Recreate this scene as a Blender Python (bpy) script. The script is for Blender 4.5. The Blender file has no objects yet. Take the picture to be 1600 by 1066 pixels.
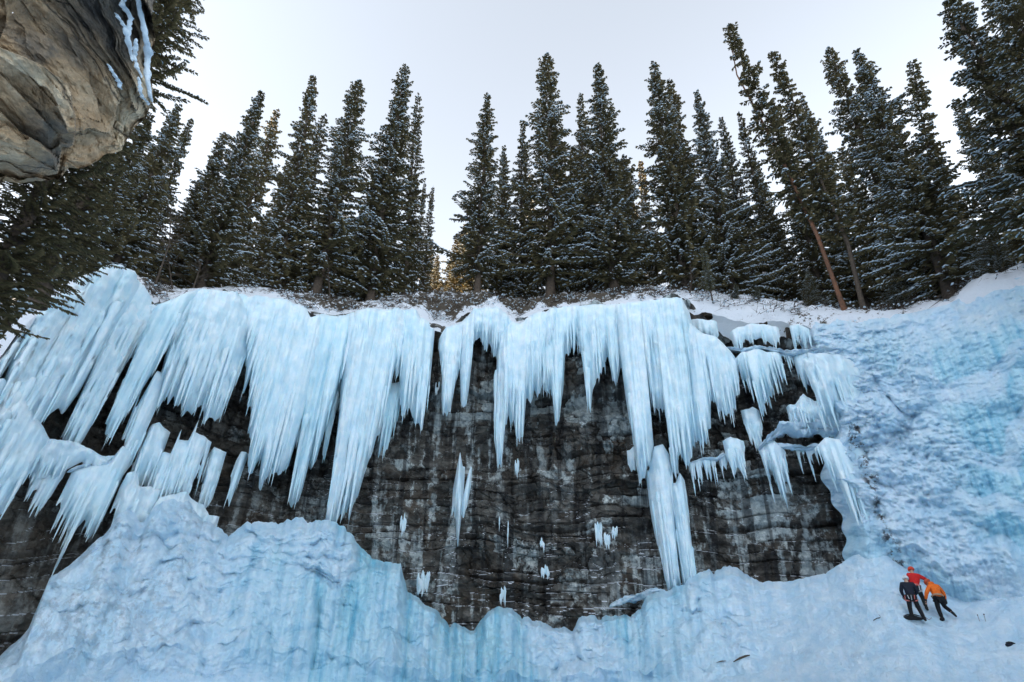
import bpy, math, random
import numpy as np
from mathutils import Vector, Matrix, Euler

R = math.radians
random.seed(7)
scene = bpy.context.scene
col = scene.collection

# ------------------------------------------------------------------ camera
PITCH, ROLL, FPX, CAMZ = 25.9, 1.15, 850.0, 1.6
cam_d = bpy.data.cameras.new('camera'); cam = bpy.data.objects.new('camera', cam_d); col.objects.link(cam)
cam_d.sensor_width = 36.0; cam_d.lens = 36.0 * FPX / 1600.0
cam_d.clip_start = 0.1; cam_d.clip_end = 6000
CM = Matrix.Rotation(R(90 + PITCH), 3, 'X') @ Matrix.Rotation(R(ROLL), 3, 'Z')
cam.matrix_world = Matrix.Translation((0, 0, CAMZ)) @ CM.to_4x4()
scene.camera = cam
CMN = np.array(CM)

# ------------------------------------------------------------------ light
SUN_ELEV = 24.0
SUN_TRAVEL_AZ = 65.0            # the direction the light travels, measured from +Y towards +X
dtrav = Vector((math.sin(R(SUN_TRAVEL_AZ)) * math.cos(R(SUN_ELEV)), math.cos(R(SUN_TRAVEL_AZ)) * math.cos(R(SUN_ELEV)), -math.sin(R(SUN_ELEV))))
w = bpy.data.worlds.new('World'); scene.world = w; w.use_nodes = True
nt = w.node_tree; nt.nodes.clear()
sky = nt.nodes.new('ShaderNodeTexSky'); sky.sky_type = 'NISHITA'; sky.sun_disc = False
sky.sun_elevation = R(SUN_ELEV)
sky.sun_rotation = R(SUN_TRAVEL_AZ + 180)
sky.air_density = 1.0; sky.dust_density = 1.2; sky.ozone_density = 1.5; sky.altitude = 1500
hs = nt.nodes.new('ShaderNodeHueSaturation'); hs.inputs['Saturation'].default_value = 0.31; hs.inputs['Hue'].default_value = 0.488
bg = nt.nodes.new('ShaderNodeBackground'); bg.inputs['Strength'].default_value = 0.15
wo = nt.nodes.new('ShaderNodeOutputWorld')
nt.links.new(sky.outputs[0], hs.inputs['Color']); nt.links.new(hs.outputs[0], bg.inputs['Color']); nt.links.new(bg.outputs[0], wo.inputs[0])
sd = bpy.data.lights.new('sun', 'SUN'); so = bpy.data.objects.new('sun', sd); col.objects.link(so)
sd.energy = 4.6; sd.angle = R(0.5); sd.color = (1.0, 0.60, 0.22)
so.rotation_euler = dtrav.to_track_quat('-Z', 'Y').to_euler()
scene.view_settings.view_transform = 'Standard'; scene.view_settings.look = 'None'
scene.view_settings.gamma = 1.0; scene.view_settings.use_curve_mapping = False
scene.view_settings.exposure = 1.86

# ------------------------------------------------------------------ pixel helpers (photo pixels, 1600x1066)
def ray(px, py):
    px = np.asarray(px, float); py = np.asarray(py, float)
    v = np.stack([px - 800, 533 - py, np.full_like(px, -FPX)], -1)
    d = v @ CMN.T
    return d
def azel(px, py):
    """azimuth (rad, 0 = +Y, + to the right), tan of elevation"""
    d = ray(px, py); h = np.hypot(d[..., 0], d[..., 1])
    return np.arctan2(d[..., 0], d[..., 1]), d[..., 2] / h
def at(px, py, r):
    a, t = azel(px, py)
    return np.array([r * math.sin(a), r * math.cos(a), CAMZ + r * t])
K_DEG = [-100, -80, -60, -48, -40, -30, -15, 0, 12, 20, 28, 40, 50, 65, 80, 100]
K_R = [16, 18, 24, 29, 32, 35, 37, 37.5, 37, 36, 35.5, 35, 32, 26, 20, 17]
def Rw(a): return np.interp(np.degrees(a), K_DEG, K_R)
def pol(a, r, z): return np.stack([r * np.sin(a), r * np.cos(a), z], -1)
def poly_az(pts):
    p = np.array(pts, float); a, t = azel(p[:, 0], p[:, 1]); i = np.argsort(a)
    return a[i], t[i]

# ------------------------------------------------------------------ noise
_rng = np.random.RandomState(11)
_perm = _rng.permutation(512).astype(np.int64)
_perm = np.concatenate([_perm, _perm])
_g = _rng.normal(size=(512, 3)); _g /= np.linalg.norm(_g, axis=1)[:, None]
def pn(x, y, z=0.0, seed=0):
    x, y, z = np.broadcast_arrays(np.asarray(x, float), np.asarray(y, float), np.asarray(z, float))
    xi = np.floor(x).astype(np.int64); yi = np.floor(y).astype(np.int64); zi = np.floor(z).astype(np.int64)
    xf, yf, zf = x - xi, y - yi, z - zi
    u = xf*xf*xf*(xf*(xf*6-15)+10); v = yf*yf*yf*(yf*(yf*6-15)+10); ww = zf*zf*zf*(zf*(zf*6-15)+10)
    out = 0
    for dx in (0, 1):
        for dy in (0, 1):
            for dz in (0, 1):
                h = _perm[(_perm[(_perm[(xi+dx+seed*17) & 511] + yi+dy) & 511] + zi+dz) & 511]
                g = _g[h]
                n = g[..., 0]*(xf-dx) + g[..., 1]*(yf-dy) + g[..., 2]*(zf-dz)
                out = out + n * (u if dx else 1-u) * (v if dy else 1-v) * (ww if dz else 1-ww)
    return out * 1.5
def fbm(x, y, z=0.0, oct=4, seed=0, gain=.5):
    o = 0; a = 1.0
    for i in range(oct):
        o = o + a * pn(x * 2**i, y * 2**i, np.asarray(z) * 2**i, seed + i); a *= gain
    return o
def billow(x, y, z=0.0, oct=3, seed=0, gain=.5):
    o = 0; a = 1.0
    for i in range(oct):
        o = o + a * np.abs(pn(x * 2**i, y * 2**i, np.asarray(z) * 2**i, seed + i)); a *= gain
    return o
_rng_tab = np.random.RandomState(5).rand(4096)
def pillows(x, y, seed=0, jit=.9):
    """rounded domes packed side by side with sharp creases between them, 0..1"""
    x, y = np.broadcast_arrays(np.asarray(x, float), np.asarray(y, float))
    xi = np.floor(x).astype(np.int64); yi = np.floor(y).astype(np.int64); best = np.full(x.shape, 9.0)
    for dx in (-1, 0, 1):
        for dy in (-1, 0, 1):
            cx = xi + dx; cy = yi + dy; h = _perm[(_perm[(cx + seed * 31) & 511] + cy) & 511]
            px = cx + .5 + jit * (_rng_tab[h * 3 % 4096] - .5); py = cy + .5 + jit * (_rng_tab[(h * 7 + 11) % 4096] - .5)
            best = np.minimum(best, (x - px) ** 2 + (y - py) ** 2)
    return np.sqrt(np.clip(1 - best / .62, 0, 1))
def facets(x, y, seed=0, tilt=1.0):
    """broken planes: each cell has its own height and tilt"""
    x, y = np.broadcast_arrays(np.asarray(x, float), np.asarray(y, float))
    xi = np.floor(x).astype(np.int64); yi = np.floor(y).astype(np.int64); best = np.full(x.shape, 9.0); out = np.zeros(x.shape)
    for dx in (-1, 0, 1):
        for dy in (-1, 0, 1):
            cx = xi + dx; cy = yi + dy; h = _perm[(_perm[(cx + seed * 31) & 511] + cy) & 511]
            px = cx + _rng_tab[h * 3 % 4096]; py = cy + _rng_tab[(h * 7 + 11) % 4096]
            d2 = (x - px) ** 2 + (y - py) ** 2; m = d2 < best; best = np.where(m, d2, best)
            out = np.where(m, (_rng_tab[(h * 5 + 3) % 4096] - .5) + tilt * ((_rng_tab[(h * 9 + 1) % 4096] - .5) * (x - px) + (_rng_tab[(h * 13 + 2) % 4096] - .5) * (y - py)), out)
    return out
def h1(i, k=0):
    return _rng_tab[(np.asarray(i).astype(np.int64) * 73 + np.asarray(k).astype(np.int64) * 179) & 4095]
def sstep(a, b, x):
    t = np.clip((x - a) / (b - a), 0, 1); return t * t * (3 - 2 * t)

# ------------------------------------------------------------------ mesh helpers
def make_mesh(name, verts, loops, starts, smooth=True, attrs=None):
    me = bpy.data.meshes.new(name)
    verts = np.asarray(verts, np.float32).reshape(-1, 3)
    me.vertices.add(len(verts)); me.vertices.foreach_set('co', verts.ravel())
    loops = np.asarray(loops, np.int32); starts = np.asarray(starts, np.int32)
    me.loops.add(len(loops)); me.loops.foreach_set('vertex_index', loops)
    me.polygons.add(len(starts)); me.polygons.foreach_set('loop_start', starts)
    me.polygons.foreach_set('use_smooth', np.full(len(starts), smooth))
    me.update(calc_edges=True)
    for k, v in (attrs or {}).items():
        v = np.asarray(v, np.float32)
        if v.ndim == 1:
            a = me.attributes.new(k, 'FLOAT', 'POINT'); a.data.foreach_set('value', v)
        else:
            a = me.attributes.new(k, 'FLOAT_VECTOR', 'POINT'); a.data.foreach_set('vector', v.ravel())
    return me
def grid_loops(n, m, off=0, flip=False):
    i = np.arange(n - 1)[:, None] * m + np.arange(m - 1)[None, :] + off
    q = np.stack([i, i + 1, i + m + 1, i + m], -1).reshape(-1, 4)
    return q[:, ::-1] if flip else q
def quads_mesh(name, verts, quads, smooth=True, attrs=None):
    quads = np.asarray(quads)
    k = quads.shape[1]
    return make_mesh(name, verts, quads.ravel(), np.arange(len(quads)) * k, smooth, attrs)
def obj(name, me, mat=None, parent=None):
    o = bpy.data.objects.new(name, me); col.objects.link(o)
    if mat: me.materials.append(mat)
    if parent: o.parent = parent
    return o
def empty(name, loc=(0, 0, 0)):
    o = bpy.data.objects.new(name, None); col.objects.link(o); o.location = loc; o.empty_display_size = .2; return o
def tag(o, label=None, cat=None, group=None, kind=None):
    for k, v in (('label', label), ('category', cat), ('group', group), ('kind', kind)):
        if v: o[k] = v
    return o

# ------------------------------------------------------------------ materials
def newmat(name):
    m = bpy.data.materials.new(name); m.use_nodes = True
    t = m.node_tree; b = t.nodes['Principled BSDF']; return m, t, b
def N(t, typ, **kw):
    n = t.nodes.new('ShaderNode' + typ)
    for k, v in kw.items():
        if k in ('blend_type', 'data_type', 'attribute_name', 'operation', 'noise_dimensions', 'feature'): setattr(n, k, v)
    return n
def noise(t, vec, scale, detail=4, rough=.55, dist=0.0):
    n = N(t, 'TexNoise'); n.inputs['Scale'].default_value = scale; n.inputs['Detail'].default_value = detail
    n.inputs['Roughness'].default_value = rough; n.inputs['Distortion'].default_value = dist
    if vec is not None: t.links.new(vec, n.inputs['Vector'])
    return n.outputs['Fac']
def ramp(t, fac, stops):
    r = N(t, 'ValToRGB'); e = r.color_ramp.elements
    while len(e) < len(stops): e.new(0.5)
    for i, (p, c) in enumerate(stops):
        e[i].position = p; e[i].color = (c, c, c, 1) if isinstance(c, (int, float)) else (*c, 1)
    t.links.new(fac, r.inputs[0]); return r.outputs[0]
def mix(t, fac, a, b, mode='MIX'):
    m = N(t, 'MixRGB', blend_type=mode)
    for s, v in ((0, fac), (1, a), (2, b)):
        if isinstance(v, (int, float)): m.inputs[s].default_value = v
        elif isinstance(v, tuple): m.inputs[s].default_value = (*v, 1)
        else: t.links.new(v, m.inputs[s])
    return m.outputs[0]
def mathn(t, op, a, b=None):
    m = N(t, 'Math', operation=op)
    for s, v in ((0, a), (1, b)):
        if v is None: continue
        if isinstance(v, (int, float)): m.inputs[s].default_value = v
        else: t.links.new(v, m.inputs[s])
    return m.outputs[0]
def mapping(t, vec, scale=(1, 1, 1), rot=(0, 0, 0), loc=(0, 0, 0)):
    m = N(t, 'Mapping'); t.links.new(vec, m.inputs[0])
    m.inputs['Scale'].default_value = scale; m.inputs['Rotation'].default_value = rot; m.inputs['Location'].default_value = loc
    return m.outputs[0]
def attr(t, name, out='Vector'):
    a = N(t, 'Attribute', attribute_name=name); return a.outputs[out]
def objco(t): return N(t, 'TexCoord').outputs['Object']
def bump(t, b, h, strength=.5, dist=.1, prev=None):
    n = N(t, 'Bump'); n.inputs['Strength'].default_value = strength; n.inputs['Distance'].default_value = dist
    t.links.new(h, n.inputs['Height'])
    if prev is not None: t.links.new(prev, n.inputs['Normal'])
    if b is not None: t.links.new(n.outputs[0], b.inputs['Normal'])
    return n.outputs[0]
def normal_z(t):
    g = N(t, 'NewGeometry'); s = N(t, 'SeparateXYZ'); t.links.new(g.outputs['Normal'], s.inputs[0]); return s.outputs[2]

SNOW = (.80, .86, .94)
def mat_snow(name='snow_material', grit=False):
    m, t, b = newmat(name); co = objco(t)
    n1 = noise(t, co, 1.3, 6, .6); n2 = noise(t, co, 9, 5, .65)
    c = mix(t, ramp(t, n1, [(.35, 0), (.7, 1)]), (.62, .77, .90), (.78, .87, .94))
    if grit:
        n3 = noise(t, mapping(t, co, (1, 1, 1), loc=(9, 3, 4)), 3.2, 8, .75)
        c = mix(t, ramp(t, n3, [(.30, .55), (.37, 0)]), c, (.22, .25, .30))
    t.links.new(c, b.inputs['Base Color']); b.inputs['Roughness'].default_value = .65
    b.inputs['Specular IOR Level'].default_value = .3
    p = bump(t, None, n1, .6, .35); bump(t, b, n2, .55, .06, p)
    return m
def mat_ice(name='ice_material', deep=False, bare=False):
    """ice that is clear and blue where attribute 'ice' is high, white and snowy where it is low"""
    m, t, b = newmat(name); sv = attr(t, 'surf'); ia = attr(t, 'ice', 'Fac')
    streak = noise(t, mapping(t, sv, (3.2, .22, 1)), 1.0, 7, .62)
    fine = noise(t, mapping(t, sv, (13, .9, 1)), 1.0, 5, .6)
    lump = noise(t, mapping(t, sv, (1.0, .8, 1)), 1.6, 7, .62)
    white = mix(t, ramp(t, lump, [(.35, 0), (.65, 1)]), (.60, .78, .89), (.79, .885, .935))
    if deep: white = mix(t, ramp(t, lump, [(.35, 0), (.65, 1)]), (.49, .69, .86), (.69, .82, .92))
    blue = mix(t, ramp(t, streak, [(.36, 0), (.62, 1)]), (.24, .60, .76), (.56, .82, .90))
    s2 = ramp(t, mathn(t, 'ADD', mathn(t, 'MULTIPLY', streak, .5), mathn(t, 'MULTIPLY', lump, .5)), [(.38, .3), (.58, -.0)])
    f = mathn(t, 'ADD', ia, mathn(t, 'MULTIPLY', s2, .6)); f = mathn(t, 'MINIMUM', f, 1.0)
    if bare: blue = mix(t, ramp(t, streak, [(.36, 0), (.62, 1)]), (.19, .52, .71), (.50, .78, .89))
    c = mix(t, f, white, blue)
    if bare:
        bn = noise(t, mapping(t, sv, (2.2, 1.6, 1)), 1.5, 7, .7)
        c = mix(t, mathn(t, 'MULTIPLY', attr(t, 'bare', 'Fac'), ramp(t, bn, [(.50, 0), (.56, 1)])), c, (.07, .07, .08))
    t.links.new(c, b.inputs['Base Color'])
    rg = mathn(t, 'SUBTRACT', .55, mathn(t, 'MULTIPLY', f, .27)); t.links.new(rg, b.inputs['Roughness'])
    b.inputs['Specular IOR Level'].default_value = .4
    b.inputs['Subsurface Weight'].default_value = .15
    b.inputs['Subsurface Radius'].default_value = (.25, .6, 1.0); b.inputs['Subsurface Scale'].default_value = .05 if deep else .08
    crust = noise(t, mapping(t, sv, (1, 1.25, 1)), 4.2, 6, .7)
    p = bump(t, None, lump, .6 if deep else .4, .45 if deep else .2); p = bump(t, None, crust, .65 if deep else .3, .12 if deep else .06, p)
    p = bump(t, None, streak, .35, .10, p); bump(t, b, fine, .15, .02, p)
    return m
def mat_rock():
    m, t, b = newmat('cliff_rock_material'); sv = attr(t, 'surf'); co = objco(t)
    warp = noise(t, mapping(t, sv, (.25, .25, 1)), 1, 3)
    base = noise(t, mapping(t, sv, (.9, 1.5, 1)), 1.1, 10, .68)
    c = ramp(t, base, [(.32, (.015, .014, .014)), (.45, (.055, .050, .045)), (.55, (.125, .118, .106)), (.72, (.235, .22, .195))])
    # rusty and ochre staining
    ru = noise(t, mapping(t, sv, (.35, .22, 1), loc=(4, 7, 0)), 1, 5, .6)
    c = mix(t, ramp(t, ru, [(.52, 0), (.68, .75)]), c, (.095, .062, .036))
    # pale calcite and frost: whole blocks, and vertical drips over the massive beds
    dr = noise(t, mapping(t, sv, (1.25, .16, 1), loc=(2, 1, 0)), 1, 4, .6)
    bl = noise(t, mapping(t, sv, (1.7, 1.5, 1), loc=(8, 2, 0)), 1.3, 9, .72)
    tone = attr(t, 'tone', 'Fac'); mas = attr(t, 'massive', 'Fac')
    c = mix(t, .8, c, ramp(t, tone, [(.0, .25), (1., .75)]), 'OVERLAY')
    tb = mathn(t, 'ADD', mathn(t, 'MULTIPLY', tone, .55), mathn(t, 'MULTIPLY', bl, .9))
    pale = ramp(t, tb, [(.80, 0), (.90, 1)])
    dm = mathn(t, 'ADD', dr, mathn(t, 'MULTIPLY', mathn(t, 'SUBTRACT', bl, .5), .5))
    pale = mathn(t, 'MAXIMUM', pale, mathn(t, 'MULTIPLY', mathn(t, 'ADD', mathn(t, 'MULTIPLY', mas, .75), .2), ramp(t, dm, [(.52, 0), (.60, 1)])))
    fr = attr(t, 'ice', 'Fac'); pale = mathn(t, 'MULTIPLY', pale, fr)
    c = mix(t, pale, c, mix(t, ramp(t, bl, [(.4, 0), (.65, 1)]), (.27, .32, .34), (.66, .70, .68)))
    # wet black streaks
    wk = noise(t, mapping(t, sv, (1.9, .10, 1), loc=(5, 5, 0)), 1, 5, .55)
    c = mix(t, ramp(t, wk, [(.53, 0), (.60, .7)]), c, (.012, .012, .014))
    c = mix(t, mathn(t, 'MULTIPLY', mathn(t, 'SUBTRACT', 1.0, fr), .55), c, mix(t, base, (.05, .046, .042), (.30, .26, .21)))
    # snow caught on ledges
    nz = normal_z(t); sn = mathn(t, 'ADD', nz, mathn(t, 'MULTIPLY', mathn(t, 'SUBTRACT', bl, .5), 1.2))
    sn = mathn(t, 'ADD', sn, mathn(t, 'MULTIPLY', mathn(t, 'SUBTRACT', dr, .5), 1.6))
    c = mix(t, ramp(t, sn, [(.88, 0), (1.0, 1)]), c, SNOW)
    t.links.new(c, b.inputs['Base Color']); b.inputs['Roughness'].default_value = .7
    b.inputs['Specular IOR Level'].default_value = .35
    bed = noise(t, mapping(t, sv, (.5, 6.0, 1)), 1, 6, .65)
    p = bump(t, None, bed, .8, .12); p = bump(t, None, base, .9, .2, p); bump(t, b, bl, .6, .08, p)
    return m
def mat_boulder():
    m, t, b = newmat('overhang_rock_material'); co = objco(t)
    v = mapping(t, co, (1, 1, 1), rot=(.5, .7, .3))
    a = noise(t, v, .55, 8, .62, .6)
    c = ramp(t, a, [(.30, (.10, .09, .08)), (.40, (.20, .17, .135)), (.50, (.40, .29, .18)), (.66, (.56, .46, .33))])
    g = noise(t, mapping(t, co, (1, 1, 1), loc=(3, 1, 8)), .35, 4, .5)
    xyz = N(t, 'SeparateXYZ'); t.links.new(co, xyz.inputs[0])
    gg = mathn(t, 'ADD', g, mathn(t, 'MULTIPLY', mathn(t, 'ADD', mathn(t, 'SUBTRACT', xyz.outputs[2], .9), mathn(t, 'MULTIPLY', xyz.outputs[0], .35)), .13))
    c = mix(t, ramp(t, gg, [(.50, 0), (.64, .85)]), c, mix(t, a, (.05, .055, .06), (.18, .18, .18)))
    oc = noise(t, mapping(t, co, (1, 1, 1), loc=(13, 1, 8)), .9, 6, .6)
    c = mix(t, ramp(t, oc, [(.56, 0), (.68, .6)]), c, (.27, .17, .08))
    fn = noise(t, v, 9, 8, .7)
    c = mix(t, .75, c, ramp(t, fn, [(.3, .35), (.7, .75)]), 'OVERLAY')
    vo = N(t, 'TexVoronoi', feature='DISTANCE_TO_EDGE'); vo.inputs['Scale'].default_value = .5
    wv = mix(t, .22, mapping(t, co, (1.5, .5, .7), rot=(.3, .9, .2)), N(t, 'TexNoise').outputs['Color']); t.links.new(wv, vo.inputs['Vector'])
    cr = ramp(t, vo.outputs['Distance'], [(.0, 0), (.008, 1)])
    c = mix(t, mathn(t, 'MULTIPLY', mathn(t, 'SUBTRACT', 1.0, cr), .8), c, (.03, .028, .025))
    t.links.new(c, b.inputs['Base Color']); b.inputs['Roughness'].default_value = .8
    p = bump(t, None, a, .8, .5); p = bump(t, None, fn, .6, .07, p); bump(t, b, cr, .6, .08, p)
    return m
def mat_rim():
    """snow over dead grass and loose stones; how much shows is attribute 'ice' (here: bareness)"""
    m, t, b = newmat('rim_ground_material'); co = objco(t); ba = attr(t, 'ice', 'Fac')
    n = noise(t, co, 1.6, 9, .72); n2 = noise(t, co, 7, 6, .7)
    dirt = mix(t, n2, (.03, .026, .02), (.12, .095, .065))
    s = mathn(t, 'ADD', n, mathn(t, 'MULTIPLY', mathn(t, 'SUBTRACT', n2, .5), .35))
    f = ramp(t, mathn(t, 'SUBTRACT', s, mathn(t, 'MULTIPLY', mathn(t, 'SUBTRACT', ba, .5), .32)), [(.47, 1), (.52, 0)])
    f = mathn(t, 'MULTIPLY', f, ramp(t, ba, [(.02, 0), (.15, 1)]))
    c = mix(t, f, mix(t, n2, (.74, .81, .90), (.84, .88, .94)), dirt)
    t.links.new(c, b.inputs['Base Color']); b.inputs['Roughness'].default_value = .75
    p = bump(t, None, n, .8, .3); bump(t, b, n2, .7, .08, p)
    return m
def mat_foliage(name, c1, c2, c3, trans=0.0):
    m, t, b = newmat(name); co = objco(t)
    n = noise(t, co, .5, 3, .5); n2 = noise(t, co, 3.5, 4, .6)
    c = mix(t, ramp(t, n, [(.35, 0), (.65, 1)]), c1, c2)
    c = mix(t, ramp(t, n2, [(.5, 0), (.7, .7)]), c, c3)
    oi = N(t, 'ObjectInfo'); c = mix(t, .5, c, mix(t, oi.outputs['Random'], (.35, .35, .35), (.65, .62, .55)), 'OVERLAY')
    t.links.new(c, b.inputs['Base Color']); b.inputs['Roughness'].default_value = .7
    b.inputs['Specular IOR Level'].default_value = .15
    return m
def mat_simple(name, c, rough=.7, c2=None, scale=8, bstr=.3, spec=.4):
    m, t, b = newmat(name); co = objco(t); n = noise(t, co, scale, 5, .6)
    cc = mix(t, ramp(t, n, [(.35, 0), (.65, 1)]), c, c2 or tuple(x * .7 for x in c))
    t.links.new(cc, b.inputs['Base Color']); b.inputs['Roughness'].default_value = rough
    b.inputs['Specular IOR Level'].default_value = spec
    if bstr: bump(t, b, n, bstr, .02)
    return m
M = {}
M['snow'] = mat_snow(); M['snow_grit'] = mat_snow('gritty_snow_material', True)
M['ice'] = mat_ice(); M['rock'] = mat_rock(); M['boulder'] = mat_boulder(); M['rim'] = mat_rim()
M['fol'] = mat_foliage('spruce_foliage_material', (.080, .076, .040), (.120, .104, .055), (.19, .145, .08))
M['bark'] = mat_simple('bark_material', (.10, .075, .055), .85, (.045, .035, .028), 6, .8)
M['redbark'] = mat_simple('orange_bark_material', (.19, .085, .045), .85, (.08, .045, .03), 5, .8)
M['twig'] = mat_simple('dead_twig_material', (.085, .065, .048), .85, (.04, .03, .024), 9, .3)
def ptr(x): return x
# ================================================================== THE SETTING
LIP = [(-120, 600), (0, 560), (28, 520), (60, 490), (100, 455), (165, 430), (205, 445), (235, 480), (255, 475), (300, 462), (375, 460), (400, 468), (440, 472), (480, 487),
       (530, 496), (560, 490), (650, 488), (672, 505), (700, 512), (730, 492), (775, 482), (800, 500), (835, 492), (860, 484), (900, 480), (1000, 474), (1050, 468),
       (1100, 480), (1140, 500), (1200, 500), (1260, 505), (1330, 498), (1420, 496), (1480, 482), (1540, 452), (1600, 440), (1750, 420)]
SKYL = [(-120, 560), (0, 530), (60, 470), (100, 444), (165, 424), (215, 433), (250, 455), (300, 454), (380, 448), (440, 458), (500, 464), (560, 478), (640, 462), (690, 460),
        (760, 464), (830, 474), (900, 464), (1000, 450), (1080, 455), (1130, 460), (1200, 470), (1300, 482), (1340, 488), (1420, 480), (1480, 465), (1540, 428), (1600, 412), (1750, 380)]
la, lt = poly_az(LIP); sa, st_ = poly_az(SKYL)
DSK = 4.0
def zlip(a): return CAMZ + Rw(a) * np.interp(a, la, lt)
def zsky(a): return CAMZ + (Rw(a) + DSK) * np.interp(a, sa, st_)
def ground_z(a, r):
    d = np.asarray(r - Rw(a), float); zl = zlip(a); zs = zsky(a)
    k = np.clip(d / DSK, 0, 1); k = k ** .8
    z = zl + (zs - zl) * k + .10 * np.clip(d - DSK, 0, None) + .42 * np.clip(d - 24, 0, 90)
    return z

def bareness(a):
    """where the rim is bare brush and stones rather than snow"""
    x = np.degrees(a)
    ka, _ = azel(np.array([0., 200, 215, 260, 300, 380, 440, 520, 600, 680, 760, 850, 960, 1040, 1080, 1140, 1230, 1300, 1400, 1600]), np.full(20, 470.))
    kv = [.0, .0, .7, .5, .15, .35, .4, .85, .45, .85, .9, .9, .8, .5, .1, .15, .25, .25, .15, .1]
    return np.interp(a, ka, kv)

# plateau on top of the cliff
A = np.radians(np.linspace(-78, 78, 760))
rr = np.concatenate([np.linspace(-.5, 6, 44), np.geomspace(6.6, 120, 40), [160, 220, 320]])
aa, dd = np.meshgrid(A, rr, indexing='ij')
fallside = sstep(R(19), R(23), aa)
dd = dd + fallside * 1.1 * np.clip(1 - dd / 6, 0, 1)
Rg = Rw(aa) + dd
zz = ground_z(aa, Rg)
s = aa * 37
bare = bareness(aa)
near = np.clip(1.3 - dd / 14, 0, 1)
zz = zz + near * np.clip(dd + .6, 0, 1) * (.30 * fbm(s * .7, dd * .7, 1.0, 4, 3) + bare * .75 * billow(s * .9, dd * .9, 2.0, 4, 9))
zz = zz + np.clip(dd / 40, 0, 1) * 2.0 * fbm(s * .08, dd * .08, 1.0, 3, 3)
zz[:, 0] -= .8; zz[:, 1] -= .12
bare = bare * sstep(.0, .8, dd + .8 * pn(s * .5, dd, 3.0, 4))
me = quads_mesh('plateau_ground', pol(aa, Rg, zz), grid_loops(len(A), len(rr), flip=True), True, {'ice': (bare * np.clip(1.2 - dd / 9, .25, 1)).ravel()})
tag(obj('plateau_ground', me, M['rim']), kind='structure')

# cliff face
def layers(s, z):
    zw = z + .8 * pn(s * .09, z * .12, 3.3, 2) + .25 * pn(s * .4, z * .3, 5.1, 4)
    massive = sstep(.05, .25, pn(s * .07, z * .13, 8.0, 16) + .45 * sstep(8.5, 6.5, z) - .1)
    th = .62
    k = zw / th + 1.1 * pn(0, zw * .55, 9.0, 6) + .7 * pn(s * .07, zw * .5, 9.0, 6); ki = np.floor(k); kf = k - ki
    big = np.floor(zw / 3.1); bf = zw / 3.1 - big
    d = .45 * (h1(ki, 1) - .5) * (1 + 1.2 * pn(s * .15, ki * 2.7, 0, 15)) * (1 - .7 * massive) + 1.0 * (h1(big, 7) - .5) * (1 + .8 * pn(s * .1, big * 3.1, 0, 17)) + .16 * kf
    wk = .5 + 4.0 * h1(ki, 3) ** 2; jj = (s + 8 * h1(ki, 4) + .35 * pn(s * .8, z * 1.6, 2.2, 8)) / wk; ji = np.floor(jj); jf = jj - ji
    d = d + .6 * (h1(ji, ki + 50) - .5) * (1 - .65 * massive)
    crack = np.minimum(sstep(0, .08, jf), sstep(0, .08, 1 - jf)); d = d - .14 * (1 - crack) * (1 - .5 * massive)
    seam = sstep(0, .16, kf); d = d - .55 * (1 - seam) * sstep(-.25, .25, pn(s * .3, ki * 3.3, 1.0, 14)) * (1 - .5 * massive)
    d = d + (.55 * facets(s * .55, zw * .8, 3, 1.4) + .22 * facets(s * 1.7, zw * 2.4, 4, 1.4)) * (1 - .6 * massive)
    seamb = sstep(0, .10, bf); d = d - .7 * (1 - seamb) * sstep(-.3, .2, pn(s * .12, big * 3.3, 1.0, 18))
    tone = h1(ji + 7, ki + 90) * .75 + .6 * (pn(s * .22, z * .3, 6.0, 22) + .1) + .35 * pn(s * .9, z * .12, 2.0, 23)
    return d, np.clip(tone, 0, 1), massive
A = np.radians(np.linspace(-72, 72, 1300)); T = np.linspace(0, 1, 380)
aa, tt = np.meshgrid(A, T, indexing='ij')
zt = zlip(aa) - .15
z = -1.5 + (zt + 1.5) * tt
s = aa * 37
d, tone, massive = layers(s, z)
d = d + .7 * fbm(s * .3, z * .3, 4.0, 3, 5) + .16 * fbm(s * 1.6, z * 1.6, 7.0, 4, 12)
rec = .95 + .5 * np.sin(np.pi * tt) - 1.2 * sstep(.93, 1.0, tt)
leftw = sstep(R(-30), R(-40), aa)
# the big leaning slab bottom left juts out in bedded shelves
d = d + leftw * .8 * np.clip(.5 - tt, 0, 1) * 2
rad = Rw(aa) + rec - d + 3.0 * sstep(R(20.5), R(23), aa) * sstep(.55, .8, tt)
pal = np.interp(np.degrees(aa), [-80, -46, -38, -28, -20, 25, 40], [.12, .15, .5, .65, .9, 1, 1]) * np.ones_like(aa)
me = quads_mesh('cliff', pol(aa, rad, z), grid_loops(len(A), len(T), flip=True), False, {'surf': np.stack([s, z, 0 * s], -1).reshape(-1, 3), 'ice': pal.ravel()})
for nm_, v_ in (('tone', tone), ('massive', massive)):
    at_ = me.attributes.new(nm_, 'FLOAT', 'POINT'); at_.data.foreach_set('value', v_.ravel().astype(np.float32))
tag(obj('cliff', me, M['rock']), kind='structure')

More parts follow.
